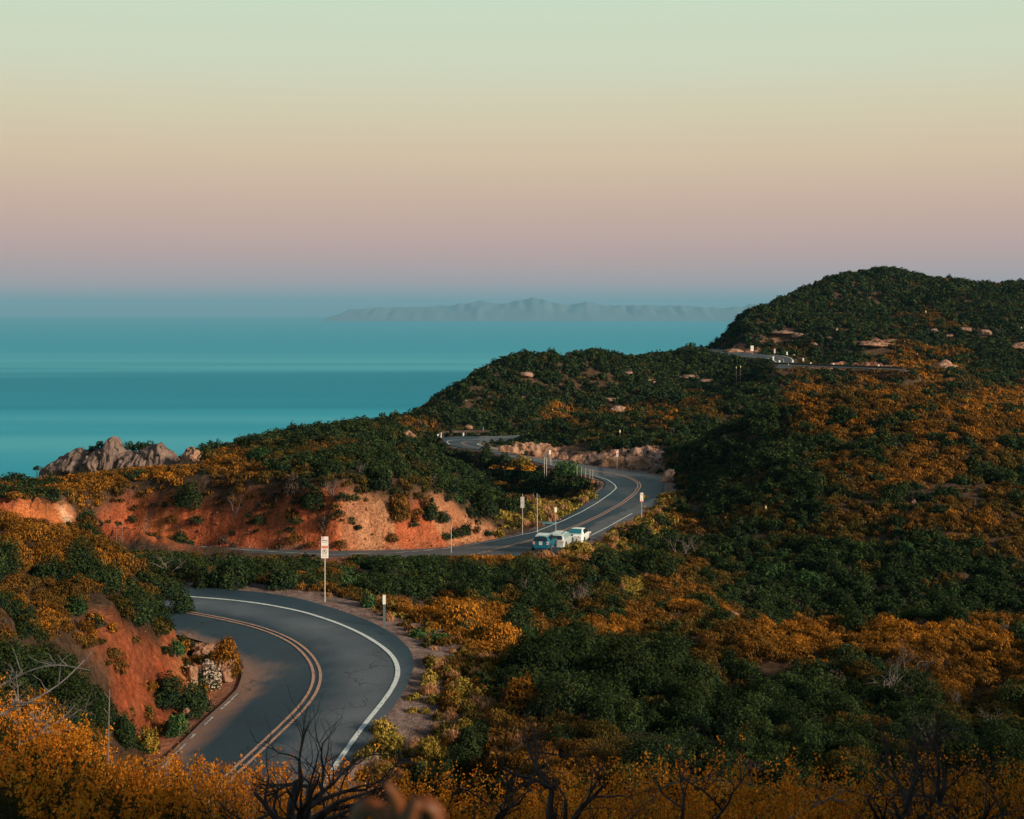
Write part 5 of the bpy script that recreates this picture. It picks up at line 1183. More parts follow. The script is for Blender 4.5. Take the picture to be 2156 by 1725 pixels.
def car(name, label, P, heading, L, W, st, paintm, side_win, rear, wheels, wr, tails, glass='glass', sideglass=None, rails=False, roofm=None):
    """st: stations rear to front (y, z bottom, z belt, z top, half width at top as share)"""
    root = empty(name, P, label, 'car', 'cars parked beside the far road', -math.radians(heading)); root.scale = (US, US, US)
    st = np.array(st, float); n = 34; ys = np.linspace(st[0, 0], st[-1, 0], n)
    ys = np.unique(np.r_[ys, st[:, 0]]); n = len(ys)
    zb_, zs, zt_, wt_ = (np.interp(ys, st[:, 0], st[:, k]) for k in (1, 2, 3, 4))
    endf = np.minimum(1, 0.86+0.14*np.minimum((ys-ys[0])/0.28, (ys[-1]-ys)/0.45).clip(0, 1)**0.5)
    hw_ = W/2*endf
    V = []
    for i in range(n):
        h = hw_[i]; b, s, t_ = zb_[i], zs[i], zt_[i]; w1 = h*wt_[i]
        sec = [(0, b), (h*0.80, b), (h*0.95, b+0.07), (h*0.995, b+0.25*(s-b)), (h, b+0.6*(s-b)), (h*0.985, s-0.06), (h*0.955, s), (h*0.955*0.5+w1*0.5, s+(t_-s)*0.5), (w1, t_-0.06*min(1, (t_-s)*4)), (w1*0.86, t_-0.012), (w1*0.45, t_+0.015), (0, t_+0.022)]
        V += [(x, ys[i], z) for x, z in sec]+[(-x, ys[i], z) for x, z in sec[-2:0:-1]]
    m_ = 22; Fc = [(i*m_+k, (i+1)*m_+k, (i+1)*m_+(k+1) % m_, i*m_+(k+1) % m_) for i in range(n-1) for k in range(m_)]
    mb = MB(); mb.add(V, [f[::-1] for f in Fc]+[tuple(range(m_))[::-1], tuple((n-1)*m_+k for k in range(m_))])
    body = mb.build('body', M[paintm], root, smooth=True); es = body.modifiers.new('edges', 'EDGE_SPLIT'); es.split_angle = math.radians(38)
    def side(y, f, sgn, out=0.012):
        h = W/2*float(np.interp(y, ys, endf)); s = float(np.interp(y, ys, zs)); t_ = float(np.interp(y, ys, zt_)); w1 = h*float(np.interp(y, ys, wt_))
        return (sgn*(h*0.955*(1-f)+w1*f+out), y, s+(t_-s)*f)
    for sgn in (1, -1):
        for y0, y1, y2, y3 in side_win:
            mb = MB(); q = [side(y0, 0.08, sgn), side(y1, 0.08, sgn), side(y2, 0.86, sgn), side(y3, 0.86, sgn)]
            mb.add(q, [(0, 1, 2, 3)] if sgn > 0 else [(3, 2, 1, 0)]); o = mb.build('side_window', M[sideglass or 'glass'], root); so_ = o.modifiers.new('t', 'SOLIDIFY'); so_.thickness = 0.012
    def poly(nm, q, mt, th=0.015):
        mb = MB(); mb.add(q, [tuple(range(len(q)))]); o = mb.build(nm, M[mt], root); s_ = o.modifiers.new('t', 'SOLIDIFY'); s_.thickness = th; s_.offset = 0; return o
    poly('rear_window', rear, glass)
    for sgn in (1, -1):
        for yw in wheels:
            mb = MB(); xw = sgn*(W/2-0.11); mb.disc((xw, yw, wr), wr, 'x', 0.22, 20); wh = mb.build('wheel', M['tyre'], root)
            mb = MB(); mb.disc((xw+sgn*0.112, yw, wr), wr*0.62, 'x', 0.02, 14); mb.build('rim', M['rim'], wh)
            mb = MB(); mb.disc((sgn*(W/2-0.02), yw, wr+0.03), wr+0.07, 'x', 0.045, 22); mb.build('wheel_arch', M['trim'], root)
            mb = MB()
            wh.location.x = sgn*0.045
        poly('tail_light', [(sgn*x, y, z) for x, y, z in tails], 'tail' if name != 'hatchback_car' else 'lens', 0.03)
    if name == 'hatchback_car':
        for sgn in (1, -1):
            mb = MB(); mb.disc((sgn*0.66, tails[0][1]-0.02, 0.80), 0.055, 'y', 0.02, 12); mb.build('brake_lamp', M['tail'], root)
    for sgn in (1, -1):
        mb = MB(); ym = side_win[-1][1]; xx, _, zz_ = side(ym, 0.1, sgn); mb.box(min(xx, xx+sgn*0.2), max(xx, xx+sgn*0.2), ym-0.1, ym+0.05, zz_-0.02, zz_+0.13); mb.build('wing_mirror', M['trim'], root, bevel=0.03)
    if rails:
        for sgn in (1, -1):
            mb = MB(); mb.tube([(sgn*0.60, y, z) for y, z in ((0.4, 1.52), (0.55, 1.58), (2.2, 1.58), (2.4, 1.51))], 0.025, 6); mb.build('roof_rail', M['trim'], root)
    if roofm:
        mb = MB(); yy = [0.28, 0.5, 1.9, 2.1]; mb.add([(x, y, float(np.interp(y, ys, zt_))+0.045) for y in yy for x in (-0.56, 0.56)], [(0, 1, 3, 2), (2, 3, 5, 4), (4, 5, 7, 6)]); o = mb.build('roof_panel', M[roofm], root); o.modifiers.new('t', 'SOLIDIFY').thickness = 0.02
    return root
def on_gr(px, D): X = (px-CX)*D/F; return np.array([X, D, H0-float(zb_far(D))])
c1 = car('hatchback_car', 'small teal blue hatchback, nearest of the three parked cars', on_gr(1138, 107.3), 13.5, 3.7, 1.68,
    [(0, .28, .86, .88, .93), (.06, .24, .90, .93, .92), (.22, .2, .92, 1.20, .80), (.38, .2, .93, 1.38, .74), (.9, .18, .93, 1.41, .74), (1.9, .18, .92, 1.40, .73), (2.25, .18, .91, 1.32, .73), (2.75, .18, .90, .95, .88), (3.3, .2, .84, .88, .88), (3.6, .22, .70, .74, .84), (3.68, .3, .6, .62, .84)],
    'c_blue', [(.42, .95, .95, .55), (1.0, 1.9, 1.85, 1.0), (1.95, 2.55, 2.25, 1.92)], [(-.60, .01, .97), (.60, .01, .97), (.50, .25, 1.34), (-.50, .25, 1.34)], (.55, 3.0), 0.30,
    [(.55, -.01, .66), (.72, .015, .68), (.75, .02, .84), (.70, .02, .92), (.58, 0, .92)], roofm='c_silver')
c2 = car('estate_car', 'silver white estate car with roof rails, between the blue and the white car', on_gr(1168.5, 111.5), 15, 4.7, 1.80,
    [(0, .32, .92, .96, .95), (.06, .26, .98, 1.02, .93), (.22, .22, 1.0, 1.38, .82), (.38, .22, 1.0, 1.50, .78), (1.2, .2, .99, 1.54, .77), (2.3, .2, .97, 1.52, .76), (2.75, .2, .96, 1.40, .77), (3.6, .2, .94, 1.02, .88), (4.3, .22, .86, .90, .88), (4.6, .26, .70, .74, .84), (4.7, .34, .6, .62, .84)],
    'c_silver', [(.34, 1.1, 1.1, .45), (1.16, 2.05, 2.05, 1.16), (2.1, 3.15, 2.75, 2.1)], [(-.72, .0, 1.05), (.72, .0, 1.05), (.62, .17, 1.38), (-.62, .17, 1.38)], (.85, 3.7), 0.34,
    [(.70, .0, .70), (.84, .03, .70), (.83, .05, 1.0), (.74, .03, 1.02)], sideglass='glass_pale', rails=True)
c3 = car('saloon_car', 'white saloon car, farthest of the three parked cars', on_gr(1207.5, 116.2), 14, 4.85, 1.86,
    [(0, .32, .90, .94, .90), (.08, .24, 1.0, 1.03, .88), (.55, .22, 1.0, 1.07, .84), (.95, .2, 1.0, 1.25, .76), (1.45, .2, .99, 1.42, .70), (2.1, .2, .98, 1.46, .68), (2.9, .2, .96, 1.38, .69), (3.75, .2, .93, .98, .86), (4.4, .22, .84, .88, .86), (4.75, .26, .68, .72, .82), (4.85, .34, .58, .6, .82)],
    'c_white', [(1.0, 1.95, 1.95, 1.45), (2.0, 3.4, 2.85, 2.0)], [(-.66, .55, 1.12), (.66, .55, 1.12), (.63, .92, 1.285), (.56, 1.38, 1.455), (-.56, 1.38, 1.455), (-.63, .92, 1.285)], (.95, 3.85), 0.34,
    [(.50, -.01, .82), (.86, .05, .84), (.87, .08, .93), (.50, .0, .92)], glass='glass_teal')
for c_, z_, w_ in ((c1, .62, .30), (c2, .62, .32)):
    mb = MB(); mb.box(-w_/2, w_/2, -0.035, -0.005, z_, z_+0.16 if c_ is c2 else z_+0.28-0.1); mb.build('licence_plate', M['plate'], c_, bevel=0.01)
    mb = MB(); mb.box(-.62, .62, -0.06, 0.02, .28, .50); mb.build('rear_bumper', M['c_blue' if c_ is c1 else 'c_silver'], c_, bevel=0.04)
mb = MB(); mb.box(-.17, .17, -0.03, 0.0, .84, .93); mb.build('tailgate_handle', M['plate'], c1, bevel=0.01)
mb = MB(); mb.box(-.7, .55, -0.03, 0.01, .26, .40); mb.build('rear_diffuser', M['darkred'], c3, bevel=0.02)
for D in np.arange(105, 124, 1.0): CLEAR.append((2.1+(D-107.3)*0.30, float(D), 1.9))

# ------------------------------------------------------------------ blurred leaf close to the lens
M['curl'] = plain('curled_orange_leaf', (0.12, 0.034, 0.004), 0.6, noise=0.3, scale=30)
root = empty('curled_leaf_plant', W3(838, 2500, 1.0), 'blurred orange brown curled leaves close to the camera at bottom', 'plant')
rb = np.array(root.location)
def leafstrip(pts, ws, name='leaf'):
    P = smooth_line(resamp(np.array([W3(*p) for p in pts]), 14), 1)-rb; t_ = np.gradient(P, axis=0); t_ /= np.linalg.norm(t_, axis=1)[:, None]
    side_ = np.cross(t_, [0.2, 1, 0.15]); side_ /= np.linalg.norm(side_, axis=1)[:, None]; wv_ = np.interp(np.linspace(0, 1, 14), np.linspace(0, 1, len(ws)), ws)[:, None]
    V = []
    for i in range(14):
        V += [tuple(P[i]-side_[i]*wv_[i]+[0, .006, 0]), tuple(P[i]+[0, -.003, 0]), tuple(P[i]+side_[i]*wv_[i]+[0, .006, 0])]
    mb = MB(); mb.add(V, [(i*3+k, i*3+k+1, i*3+k+4, i*3+k+3) for i in range(13) for k in (0, 1)]); o = mb.build(name, M['curl'], root, smooth=True); s_ = o.modifiers.new('t', 'SOLIDIFY'); s_.thickness = 0.0015
leafstrip([(838,1900,1.0),(850,1790,1.0),(845,1720,.99),(830,1680,.98),(812,1650,.97)], [.002, .006, .007, .005, .001])
leafstrip([(838,1880,1.0),(815,1740,1.0),(795,1700,1.0),(770,1695,1.0),(748,1720,1.01),(740,1770,1.02)], [.002, .004, .006, .006, .004, .001])
leafstrip([(845,1880,1.0),(870,1740,.99),(880,1700,.98),(900,1690,.98),(918,1715,.98),(925,1775,.99)], [.002, .004, .006, .008, .006, .002])
leafstrip([(842,1850,1.0),(852,1740,.98),(868,1700,.96),(885,1690,.96)], [.002, .004, .005, .002])
mb = MB(); mb.tube([(0, 0, 0), W3(838, 2100, 1.0)-rb, W3(840, 1880, 1.0)-rb], [0.006, 0.005, 0.004], 8); mb.tube([(0, 0, 0), (0.02, 0, -0.7), (0.03, 0.02, -1.4)], [0.006, 0.008, 0.01], 8); mb.build('stem', M['bark'], root)

# ------------------------------------------------------------------ foreground flowering stems
def flower_field(D0, D1, dens, seed, cond, tall=1.0):
    rg = np.random.default_rng(seed); u0, u1 = (-150-CX)/F, (2306-CX)/F
    n = int((u1-u0)*(D1*D1-D0*D0)/2*dens); D = np.sqrt(rg.random(n)*(D1*D1-D0*D0)+D0*D0); X = (u0+(u1-u0)*rg.random(n))*D; px = X/D*F+CX
    z = ground(X, D); vis_top = cond(px)+np.clip(13.2-D, 0, 5)*34+0+48*fbm(px/60, D*0.5)+rg.normal(size=n)*14
    H = (0.70+0.75*rg.random(n))*tall; mh = (H0-(vis_top-HY)*D/F)-z
    H = np.minimum(H, mh); ok = (H > 0.22) & (rg.random(n) < np.clip(0.75+0.9*fbm(X/0.45+3, D/0.45, None, 2), 0.12, 1)); X, D, z, H, px = (a[ok] for a in (X, D, z, H, px))
    n = len(X); bare_ = fbm(X/1.3, D/1.3+seed, None, 2)
    # stems
    lean = rg.normal(size=(n, 2))*0.16; K = 4
    T = np.linspace(0, 1, K); P = np.stack([np.c_[X+lean[:, 0]*t*H+0.02*rg.normal(size=n)*t, D+lean[:, 1]*t*H, z+H*t] for t in T], 1)
    wd = 0.0028; V = np.empty((n, K, 2, 3)); off = np.stack([rg.normal(size=n), rg.normal(size=n)*0.5, np.zeros(n)], 1); off /= np.linalg.norm(off, axis=1)[:, None]
    for k in range(K): V[:, k, 0] = P[:, k]-off*wd*(1.4-T[k]); V[:, k, 1] = P[:, k]+off*wd*(1.4-T[k])
    b = np.arange(n)[:, None]*K*2; q = np.concatenate([b+np.array([[2*k, 2*k+1, 2*k+3, 2*k+2]]) for k in range(K-1)])
    addq('stem', V.reshape(-1, 3), q, np.tile([[0.045, 0.038, 0.016]], (len(q), 1)))
    # petals and leaves round the stem
    orange = cfield(px, D) + 0.85*bare_; pb = (0.62+0.75*rg.random(n)+0.3*fbm(X/0.5, D/0.5))
    nf = rg.integers(44, 70, n); r = np.repeat(np.arange(n), nf); m = len(r)
    t = rg.random(m); t = np.where(rg.random(m) < 0.45, np.floor(t*5)/5+0.16+0.02*rg.normal(size=m), t); isf = t > np.where(orange[r] > 0.5, 0.20, 0.74)
    t = np.where(isf, 1-(1-t)*0.85, t)
    Pp = P[r, 0]+(P[r, -1]-P[r, 0])*t[:, None]
    sp = np.where(isf, 0.022, 0.05)[:, None]; Pp = Pp+rg.normal(size=(m, 3))*sp
    s = np.where(isf, 0.0085+0.0060*rg.random(m), 0.008+0.010*rg.random(m))[:, None]
    nr_v = rg.normal(size=(m, 3)); nr_v[:, 1] -= 0.7; nr_v /= np.linalg.norm(nr_v, axis=1)[:, None]; ax = rg.normal(size=(m, 3)); ax[:, 2] += 0.8; ax -= nr_v*(ax*nr_v).sum(1)[:, None]; ax /= np.linalg.norm(ax, axis=1)[:, None]; bx = np.cross(nr_v, ax)
    asp = np.where(isf, 1.25, 2.6)[:, None]; a = ax*s*asp; b_ = bx*s*0.8/np.where(isf, 1, 1.6)[:, None]
    V = np.stack([Pp-a, Pp-b_, Pp+a, Pp+b_], 1).reshape(-1, 3)
    u = rg.random(m)[:, None]; C = np.where(isf[:, None], np.array([.50, .14, .012])*(1-u)+np.array([.88, .32, .030])*u, np.array([.018, .032, .012])*(1-u)+np.array([.075, .062, .016])*u)
    C = C*np.clip(pb, 0.4, 1.6)[r][:, None]; C = np.where((isf & (rg.random(m) < 0.10))[:, None], np.array([[.60, .34, .04]]), C)
    addq('petal', V, np.arange(m*4).reshape(m, 4), C)
FQ = []
def addq(_, V, q, C): FQ.append((V, q, C))
def cfield(px, D): return np.interp(px, [0, 250, 420, 700, 830, 1250, 1300, 1700, 1790, 2156], [.8, .7, .9, 1, .9, .85, .9, .95, .40, .36])-np.where((px < 420) & (D < 10.8), 0.5, 0)
topline = lambda px: np.interp(px, [-150, 0, 60, 150, 230, 330, 400, 520, 600, 740, 830, 930, 1050, 1200, 1300, 1420, 1500, 1600, 1700, 1780, 1850, 2156, 2306], [1470, 1485, 1510, 1535, 1570, 1598, 1612, 1625, 1630, 1630, 1625, 1632, 1635, 1628, 1618, 1600, 1580, 1572, 1585, 1610, 1600, 1620, 1620])
flower_field(8.2, 17.0, 46, 77, topline)
V = np.concatenate([a[0] for a in FQ]); off = np.cumsum([0]+[len(a[0]) for a in FQ[:-1]]); Q = np.concatenate([a[1]+o_ for a, o_ in zip(FQ, off)]); C = np.concatenate([a[2] for a in FQ])
tag(link('orange_flowers', mesh_np('orange_flowers', V, Q, C), M['flower']), 'thick band of orange flowering stems in the foreground', None, None, 'stuff')
# a few stems that stand up clear of the band

V_, F_ = ico(1); rg = np.random.default_rng(5); RV, RF, RC = [], [], []
for (d0, d1, n_s, emx, s0, lim_) in ((100, 122, 700, 2.6, 0.055, (190, 1120)), (30, 56, 500, 2.4, 0.020, (180, 560)), (160, 215, 200, 1.6, 0.09, (1050, 1420)), (34, 64, 700, 2.6, 0.018, (380, 1050))):
    D = d0+(d1-d0)*rg.random(n_s*40); px = lim_[0]+(lim_[1]-lim_[0])*rg.random(n_s*40); X = (px-CX)*D/F; e = excess_at(X, D); ok = (e > 0.55) & (e < emx); X, D = X[ok][:n_s], D[ok][:n_s]; Z = ground(X, D)
    for x, y, z in zip(X, D, Z):
        r_ = s0*(0.5+1.8*rg.random()**3); RV.append(V_*(r_*(0.6+0.8*rg.random(3)))+rg.normal(size=V_.shape)*r_*0.12+[x, y, z+r_*0.25]); RF.append(F_+len(V_)*(len(RV)-1))
tag(link('rubble', mesh_np('rubble', np.concatenate(RV), np.concatenate(RF)), M['rock_red']), 'loose stones and rubble at the foot of the banks', None, None, 'stuff')
BANDS = [(17,30,4.0,0.34,11,1.25),(30,62,4.0,0.37,12,1.25),(62,130,2.6,0.46,13,1.3),(130,230,1.8,0.56,14,1.4),(230,520,1.1,0.74,15,1.4)]
for args in BANDS: plant_band(*args)
def edge_grass(D0, D1, dens, seed, emax, R0_, kinds, poly=None, side=0):
    X, Y, Z, rg = scatter(D0, D1, dens, seed=seed); e = excess_at(X, Y); px = X/Y*F+CX; py = HY-(Z-H0)/Y*F
    n = fbm(X/1.6, Y/1.6, None, 3); ok = (e > 0.25+0.3*np.abs(n)) & (e < emax) & (n > -0.25) & clear_ok(X, Y)
    if poly: ok &= inpoly(px, py, poly)
    X, Y, Z, px, py = (a[ok] for a in (X, Y, Z, px, py)); R = R0_*(0.5+rg.random(len(X))); H = R*(0.7+0.8*rg.random(len(X)))
    H = np.minimum(H, limit_h(px, Y, Z)); kp = H > 0.06; kk = rg.integers(0, len(kinds), len(X))
    for i, kd in enumerate(kinds):
        m_ = kp & (kk == i)
        if not m_.sum(): continue
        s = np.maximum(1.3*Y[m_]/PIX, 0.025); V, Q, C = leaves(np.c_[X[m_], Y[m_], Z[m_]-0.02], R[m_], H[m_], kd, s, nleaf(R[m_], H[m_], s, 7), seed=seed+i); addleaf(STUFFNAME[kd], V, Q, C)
edge_grass(34, 60, 9, 91, 7, 0.24, ['yellow', 'orange', 'rust', 'yellow', 'olive', 'straw', 'rust'], [(700,1640),(800,1500),(850,1440),(900,1410),(1010,1380),(1100,1450),(1100,1600),(900,1660)])
edge_grass(34, 62, 5, 92, 6, 0.16, ['rust', 'straw', 'olive', 'rust', 'yellow'], [(560,1225),(760,1275),(860,1330),(900,1400),(1010,1400),(1000,1330),(860,1270),(640,1225)])
edge_grass(104, 150, 3, 93, 9, 0.42, ['yellow', 'yellow', 'straw', 'olive', 'yellow'], [(1040,1130),(1040,1075),(1200,1060),(1275,1015),(1290,1045),(1210,1085),(1110,1130)])
edge_grass(100, 150, 3, 94, 4, 0.40, ['yellow', 'yellow', 'straw', 'rust'], [(1180,1170),(1290,1100),(1380,1030),(1430,1030),(1420,1110),(1330,1180),(1200,1200)])
edge_grass(34, 52, 6, 95, 5, 0.20, ['rust', 'dark', 'orange', 'olive'], [(180,1310),(340,1290),(480,1420),(400,1500),(340,1590),(230,1520)])
edge_grass(102, 124, 1.7, 96, 9, 0.46, ['dark', 'rust', 'dark', 'grey'], [(195,1095),(340,1055),(590,1035),(790,1050),(1050,1125),(700,1160),(230,1150)])
LAB = {'dark_chaparral': 'dense dark green chaparral covering the slopes', 'green_chaparral': 'bright green brush between the darker shrubs', 'orange_wildflowers': 'mass of orange flowering scrub over the hillsides', 'rust_coloured_scrub': 'rust brown scrub between the orange flowers',
 'yellow_mustard_grass': 'yellow green grass and mustard along the road edge', 'olive_scrub': 'olive green low scrub on the slopes', 'dry_twig_scrub': 'grey brown dry twiggy scrub', 'dry_straw_grass': 'pale dry straw grass tufts'}
nq = 0
for k, lst in STF.items():
    V = np.concatenate([a[0] for a in lst]); C = np.concatenate([a[2] for a in lst]); Q = np.arange(len(V)).reshape(-1, 4); nq += len(Q)
    tag(link(k, mesh_np(k, V, Q, C), M['leaf']), LAB.get(k), None, None, 'stuff')
print('leaf quads', nq)
# ------------------------------------------------------------------ sea, island, haze
m, nt, b = new_mat('sea_water'); b.inputs['Roughness'].default_value = 0.32; b.inputs['IOR'].default_value = 1.33; b.inputs['Specular IOR Level'].default_value = 0.12
dif = nt.nodes.new('ShaderNodeBsdfDiffuse'); glo = nt.nodes.new('ShaderNodeBsdfGlossy'); glo.inputs['Roughness'].default_value = 0.25; glo.inputs['Color'].default_value = (0.55, 0.9, 1, 1)
mxs = nt.nodes.new('ShaderNodeMixShader'); mxs.inputs[0].default_value = 0.07
nt.links.new(dif.outputs[0], mxs.inputs[1]); nt.links.new(glo.outputs[0], mxs.inputs[2]); nt.links.new(mxs.outputs[0], nt.nodes['Material Output'].inputs['Surface'])
ge = nt.nodes.new('ShaderNodeNewGeometry'); mp = nt.nodes.new('ShaderNodeMapping'); mp.inputs['Scale'].default_value = (0.00016, 0.0013, 1)
n1 = nt.nodes.new('ShaderNodeTexNoise'); n1.inputs['Scale'].default_value = 1.0; n1.inputs['Detail'].default_value = 3; n1.inputs['Roughness'].default_value = 0.45
nt.links.new(ge.outputs['Position'], mp.inputs['Vector']); nt.links.new(mp.outputs[0], n1.inputs['Vector'])
sp = nt.nodes.new('ShaderNodeSeparateXYZ'); nt.links.new(ge.outputs['Position'], sp.inputs[0])
wv = nt.nodes.new('ShaderNodeMath'); wv.operation = 'MULTIPLY_ADD'; wv.inputs[1].default_value = 2600; nt.links.new(n1.outputs['Fac'], wv.inputs[0]); nt.links.new(sp.outputs['Y'], wv.inputs[2])
m0 = nt.nodes.new('ShaderNodeMapRange'); m0.inputs['From Min'].default_value = 1300; m0.inputs['From Max'].default_value = 21300; nt.links.new(wv.outputs[0], m0.inputs['Value'])
r = nt.nodes.new('ShaderNodeValToRGB'); e = r.color_ramp.elements; r.color_ramp.interpolation = 'EASE'
e[0].position = 0.10; e[0].color = (*SEA_A, 1); e[1].position = 1.0; e[1].color = (*SEA_A, 1)
for p_, c_ in ((0.135, SEA_L), (0.162, SEA_A), (0.20, SEA_D), (0.262, SEA_D), (0.315, SEA_L), (0.45, SEA_A)):
    x = e.new(p_); x.color = (*c_, 1)
nt.links.new(m0.outputs[0], r.inputs['Fac']); nt.links.new(r.outputs['Color'], dif.inputs['Color'])
rr = nt.nodes.new('ShaderNodeMapRange'); rr.inputs['From Min'].default_value = 0.35; rr.inputs['From Max'].default_value = 0.65; rr.inputs['To Min'].default_value = 0.5; rr.inputs['To Max'].default_value = 0.44
nt.links.new(n1.outputs['Fac'], rr.inputs['Value']); nt.links.new(rr.outputs[0], b.inputs['Roughness'])
n2 = nt.nodes.new('ShaderNodeTexNoise'); n2.inputs['Scale'].default_value = 0.12; n2.inputs['Detail'].default_value = 4; nt.links.new(ge.outputs['Position'], n2.inputs['Vector'])
bp = nt.nodes.new('ShaderNodeBump'); bp.inputs['Distance'].default_value = 1.2; bp.inputs['Strength'].default_value = 0.5; nt.links.new(n2.outputs['Fac'], bp.inputs['Height']); nt.links.new(bp.outputs['Normal'], glo.inputs['Normal']); nt.links.new(bp.outputs['Normal'], dif.inputs['Normal'])
SEA = m
mb = MB(); mb.add([(-30000, -2000, 0), (30000, -2000, 0), (30000, 41000, 0), (-30000, 41000, 0)], [(0, 1, 2, 3)])
tag(mb.build('sea', SEA), 'calm teal ocean reaching the horizon', None, None, 'structure')
# island: a real ridge 33 km out
prof = [(700,668),(715,662),(745,652),(780,649),(840,648),(900,646),(960,643),(1000,636),(1010,632),(1022,637),(1060,640),(1090,634),(1120,628),(1145,631),(1165,638),(1200,642),(1230,637),(1250,641),(1280,644),(1340,643),(1400,644),(1450,647),(1500,650),(1540,648),(1570,645),(1600,640),(1640,646),(1700,655)]
ID = 30000.0
pp = np.array(prof, float); xs = np.linspace(700, 1700, 260); ys = np.interp(xs, pp[:, 0], pp[:, 1]) - 0.8*fbm(xs/9, xs*0)
V = []
nk = 13
for j in range(nk):
    s = j/(nk-1)*2-1
    for k, x in enumerate(xs):
        D = ID*(1+0.06*s); top = H0-(ys[k]-HY)*ID/F
        h = max(top, -4)*max(0.0, 1-abs(s)**1.5)*(1+0.25*float(vnoise(x/14, j*0.9))*(abs(s) > 0.1)) - (6 if abs(s) > 0.95 else 0)
        V.append(((x-CX)*ID/F, D, h))
V = np.array(V); idx = np.arange(nk*len(xs)).reshape(nk, len(xs))
Q = np.stack([idx[:-1, :-1].ravel(), idx[:-1, 1:].ravel(), idx[1:, 1:].ravel(), idx[1:, :-1].ravel()], 1)
tag(link('island_terrain', mesh_np('island_terrain', V, Q, smooth=True), plain('misted_island_scrub', (0.12, 0.155, 0.165), 0.95, scale=0.002)), 'long low island on the hazy horizon', None, None, 'structure')  # sea mist put into the island's lighter, bluish base colour
mb = MB(); mb.box(-30500, 30500, -2500, 41500, -2, H0+HZTOP)
m, nt, b = new_mat('haze_air'); nt.nodes.remove(b)
vo = nt.nodes.new('ShaderNodeVolumePrincipled'); vo.inputs['Color'].default_value = (*HZCOL, 1); vo.inputs['Density'].default_value = HZDEN
vo.inputs['Anisotropy'].default_value = 0.0
nt.links.new(vo.outputs[0], nt.nodes['Material Output'].inputs['Volume'])
tag(mb.build('haze', m), 'thin sea haze in the air', None, None, 'stuff')

# ------------------------------------------------------------------ sky and light
w = bpy.data.worlds.new('World'); sc.world = w; w.use_nodes = True; nt = w.node_tree
for n in list(nt.nodes): nt.nodes.remove(n)
out = nt.nodes.new('ShaderNodeOutputWorld'); bg = nt.nodes.new('ShaderNodeBackground'); nt.links.new(bg.outputs[0], out.inputs[0])
tc = nt.nodes.new('ShaderNodeTexCoord'); sx = nt.nodes.new('ShaderNodeSeparateXYZ'); nt.links.new(tc.outputs['Generated'], sx.inputs[0])
mr = nt.nodes.new('ShaderNodeMapRange'); mr.inputs['From Min'].default_value = -0.05; mr.inputs['From Max'].default_value = 0.25; nt.links.new(sx.outputs['Z'], mr.inputs['Value'])
nz_ = nt.nodes.new('ShaderNodeTexNoise'); nz_.inputs['Scale'].default_value = 3.0; nz_.inputs['Detail'].default_value = 3
mpp = nt.nodes.new('ShaderNodeMapping'); mpp.inputs['Scale'].default_value = (1, 1, 14); nt.links.new(tc.outputs['Generated'], mpp.inputs[0]); nt.links.new(mpp.outputs[0], nz_.inputs['Vector'])
ma = nt.nodes.new('ShaderNodeMath'); ma.operation = 'MULTIPLY_ADD'; ma.inputs[1].default_value = 0.020; nt.links.new(nz_.outputs['Fac'], ma.inputs[0]); nt.links.new(mr.outputs[0], ma.inputs[2])
rp = nt.nodes.new('ShaderNodeValToRGB'); rp.color_ramp.interpolation = 'LINEAR'
SKM = 2**-EXPO
def zpos(py):
    t = (HY-py)/F; return (t/math.sqrt(1+t*t)+0.05)/0.30 + 0.010
SKY = [(720,(70,130,145)),(672,(105,148,160)),(645,(136,156,166)),(600,(174,162,167)),(530,(192,166,162)),(430,(207,178,161)),(340,(215,194,166)),(240,(215,206,177)),(150,(210,215,189)),(0,(204,221,198))]
els = rp.color_ramp.elements
els[0].position = zpos(SKY[0][0]); els[0].color = (*[v*SKM for v in lin(SKY[0][1])], 1)
els[1].position = 1.0; els[1].color = (*[v*SKM for v in lin((190, 215, 200))], 1)
for py, c in SKY[1:]:
    x = els.new(zpos(py)); x.color = (*[v*SKM for v in lin(c)], 1)
nt.links.new(ma.outputs[0], rp.inputs['Fac'])
sky = nt.nodes.new('ShaderNodeTexSky'); sky.sky_type = 'NISHITA'; sky.sun_disc = False
SE, SA = math.radians(SUN_EL), math.radians(SUN_AZ)     # azimuth measured from +Y towards +X
sky.sun_elevation = SE; sky.sun_rotation = SA; sky.air_density = 1.2; sky.dust_density = 1.5; sky.ozone_density = 2
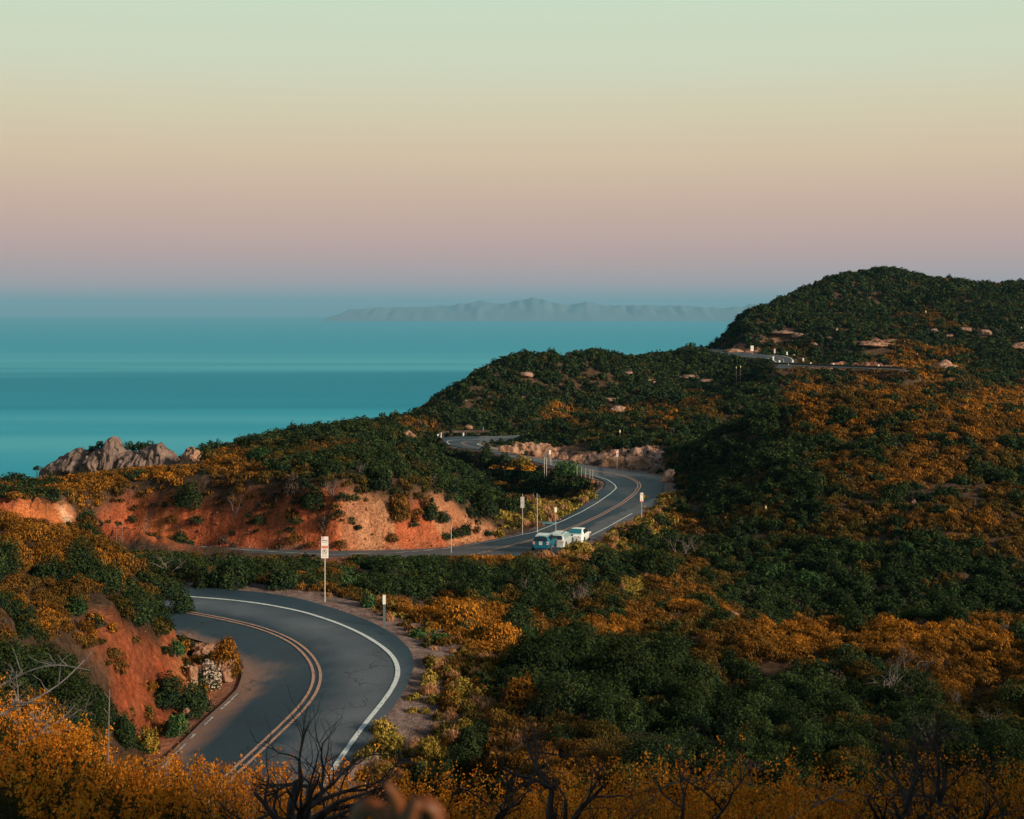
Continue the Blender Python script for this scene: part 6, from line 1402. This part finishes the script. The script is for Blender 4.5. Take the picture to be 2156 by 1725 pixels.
hs = nt.nodes.new('ShaderNodeMixRGB'); hs.blend_type = 'MULTIPLY'; hs.inputs[0].default_value = 1; hs.inputs[2].default_value = (NISH, NISH, NISH, 1)
nt.links.new(sky.outputs[0], hs.inputs[1])
up = nt.nodes.new('ShaderNodeMapRange'); up.inputs['From Min'].default_value = 0.22; up.inputs['From Max'].default_value = 0.6; nt.links.new(sx.outputs['Z'], up.inputs['Value'])
mx = nt.nodes.new('ShaderNodeMixRGB'); nt.links.new(up.outputs[0], mx.inputs[0]); nt.links.new(rp.outputs['Color'], mx.inputs[1]); nt.links.new(hs.outputs[0], mx.inputs[2])
nt.links.new(mx.outputs[0], bg.inputs['Color']); bg.inputs['Strength'].default_value = 1.0
sl = bpy.data.lights.new('sun', 'SUN'); sl.energy = SUN_W; sl.color = SUN_C; sl.angle = math.radians(SUN_ANG)
so = bpy.data.objects.new('sun', sl); col.objects.link(so)
dv = Vector((math.sin(SA)*math.cos(SE), math.cos(SA)*math.cos(SE), math.sin(SE)))
so.rotation_euler = dv.to_track_quat('Z', 'Y').to_euler(); so.location = (60, -60, H0+80)

cam = bpy.data.cameras.new('camera'); co = bpy.data.objects.new('camera', cam); col.objects.link(co)
co.location = (0, 0, H0); co.rotation_euler = (math.radians(90), 0, 0)
cam.lens = 50.0; cam.sensor_width = 36; cam.sensor_fit = 'HORIZONTAL'; cam.shift_y = (HY-862.5)/2156
cam.clip_start = 0.1; cam.clip_end = 90000
cam.dof.use_dof = True; cam.dof.focus_distance = 60; cam.dof.aperture_fstop = 9
sc.camera = co
sc.view_settings.view_transform = 'Standard'; sc.view_settings.look = 'None'; sc.view_settings.exposure = EXPO; sc.view_settings.gamma = 1
cy_ = sc.cycles
cy_.max_bounces = 6; cy_.diffuse_bounces = 3; cy_.glossy_bounces = 2; cy_.transmission_bounces = 3; cy_.transparent_max_bounces = 6; cy_.volume_bounces = 0
cy_.use_denoising = True; cy_.denoiser = 'OPENIMAGEDENOISE'
cy_.sample_clamp_indirect = 4
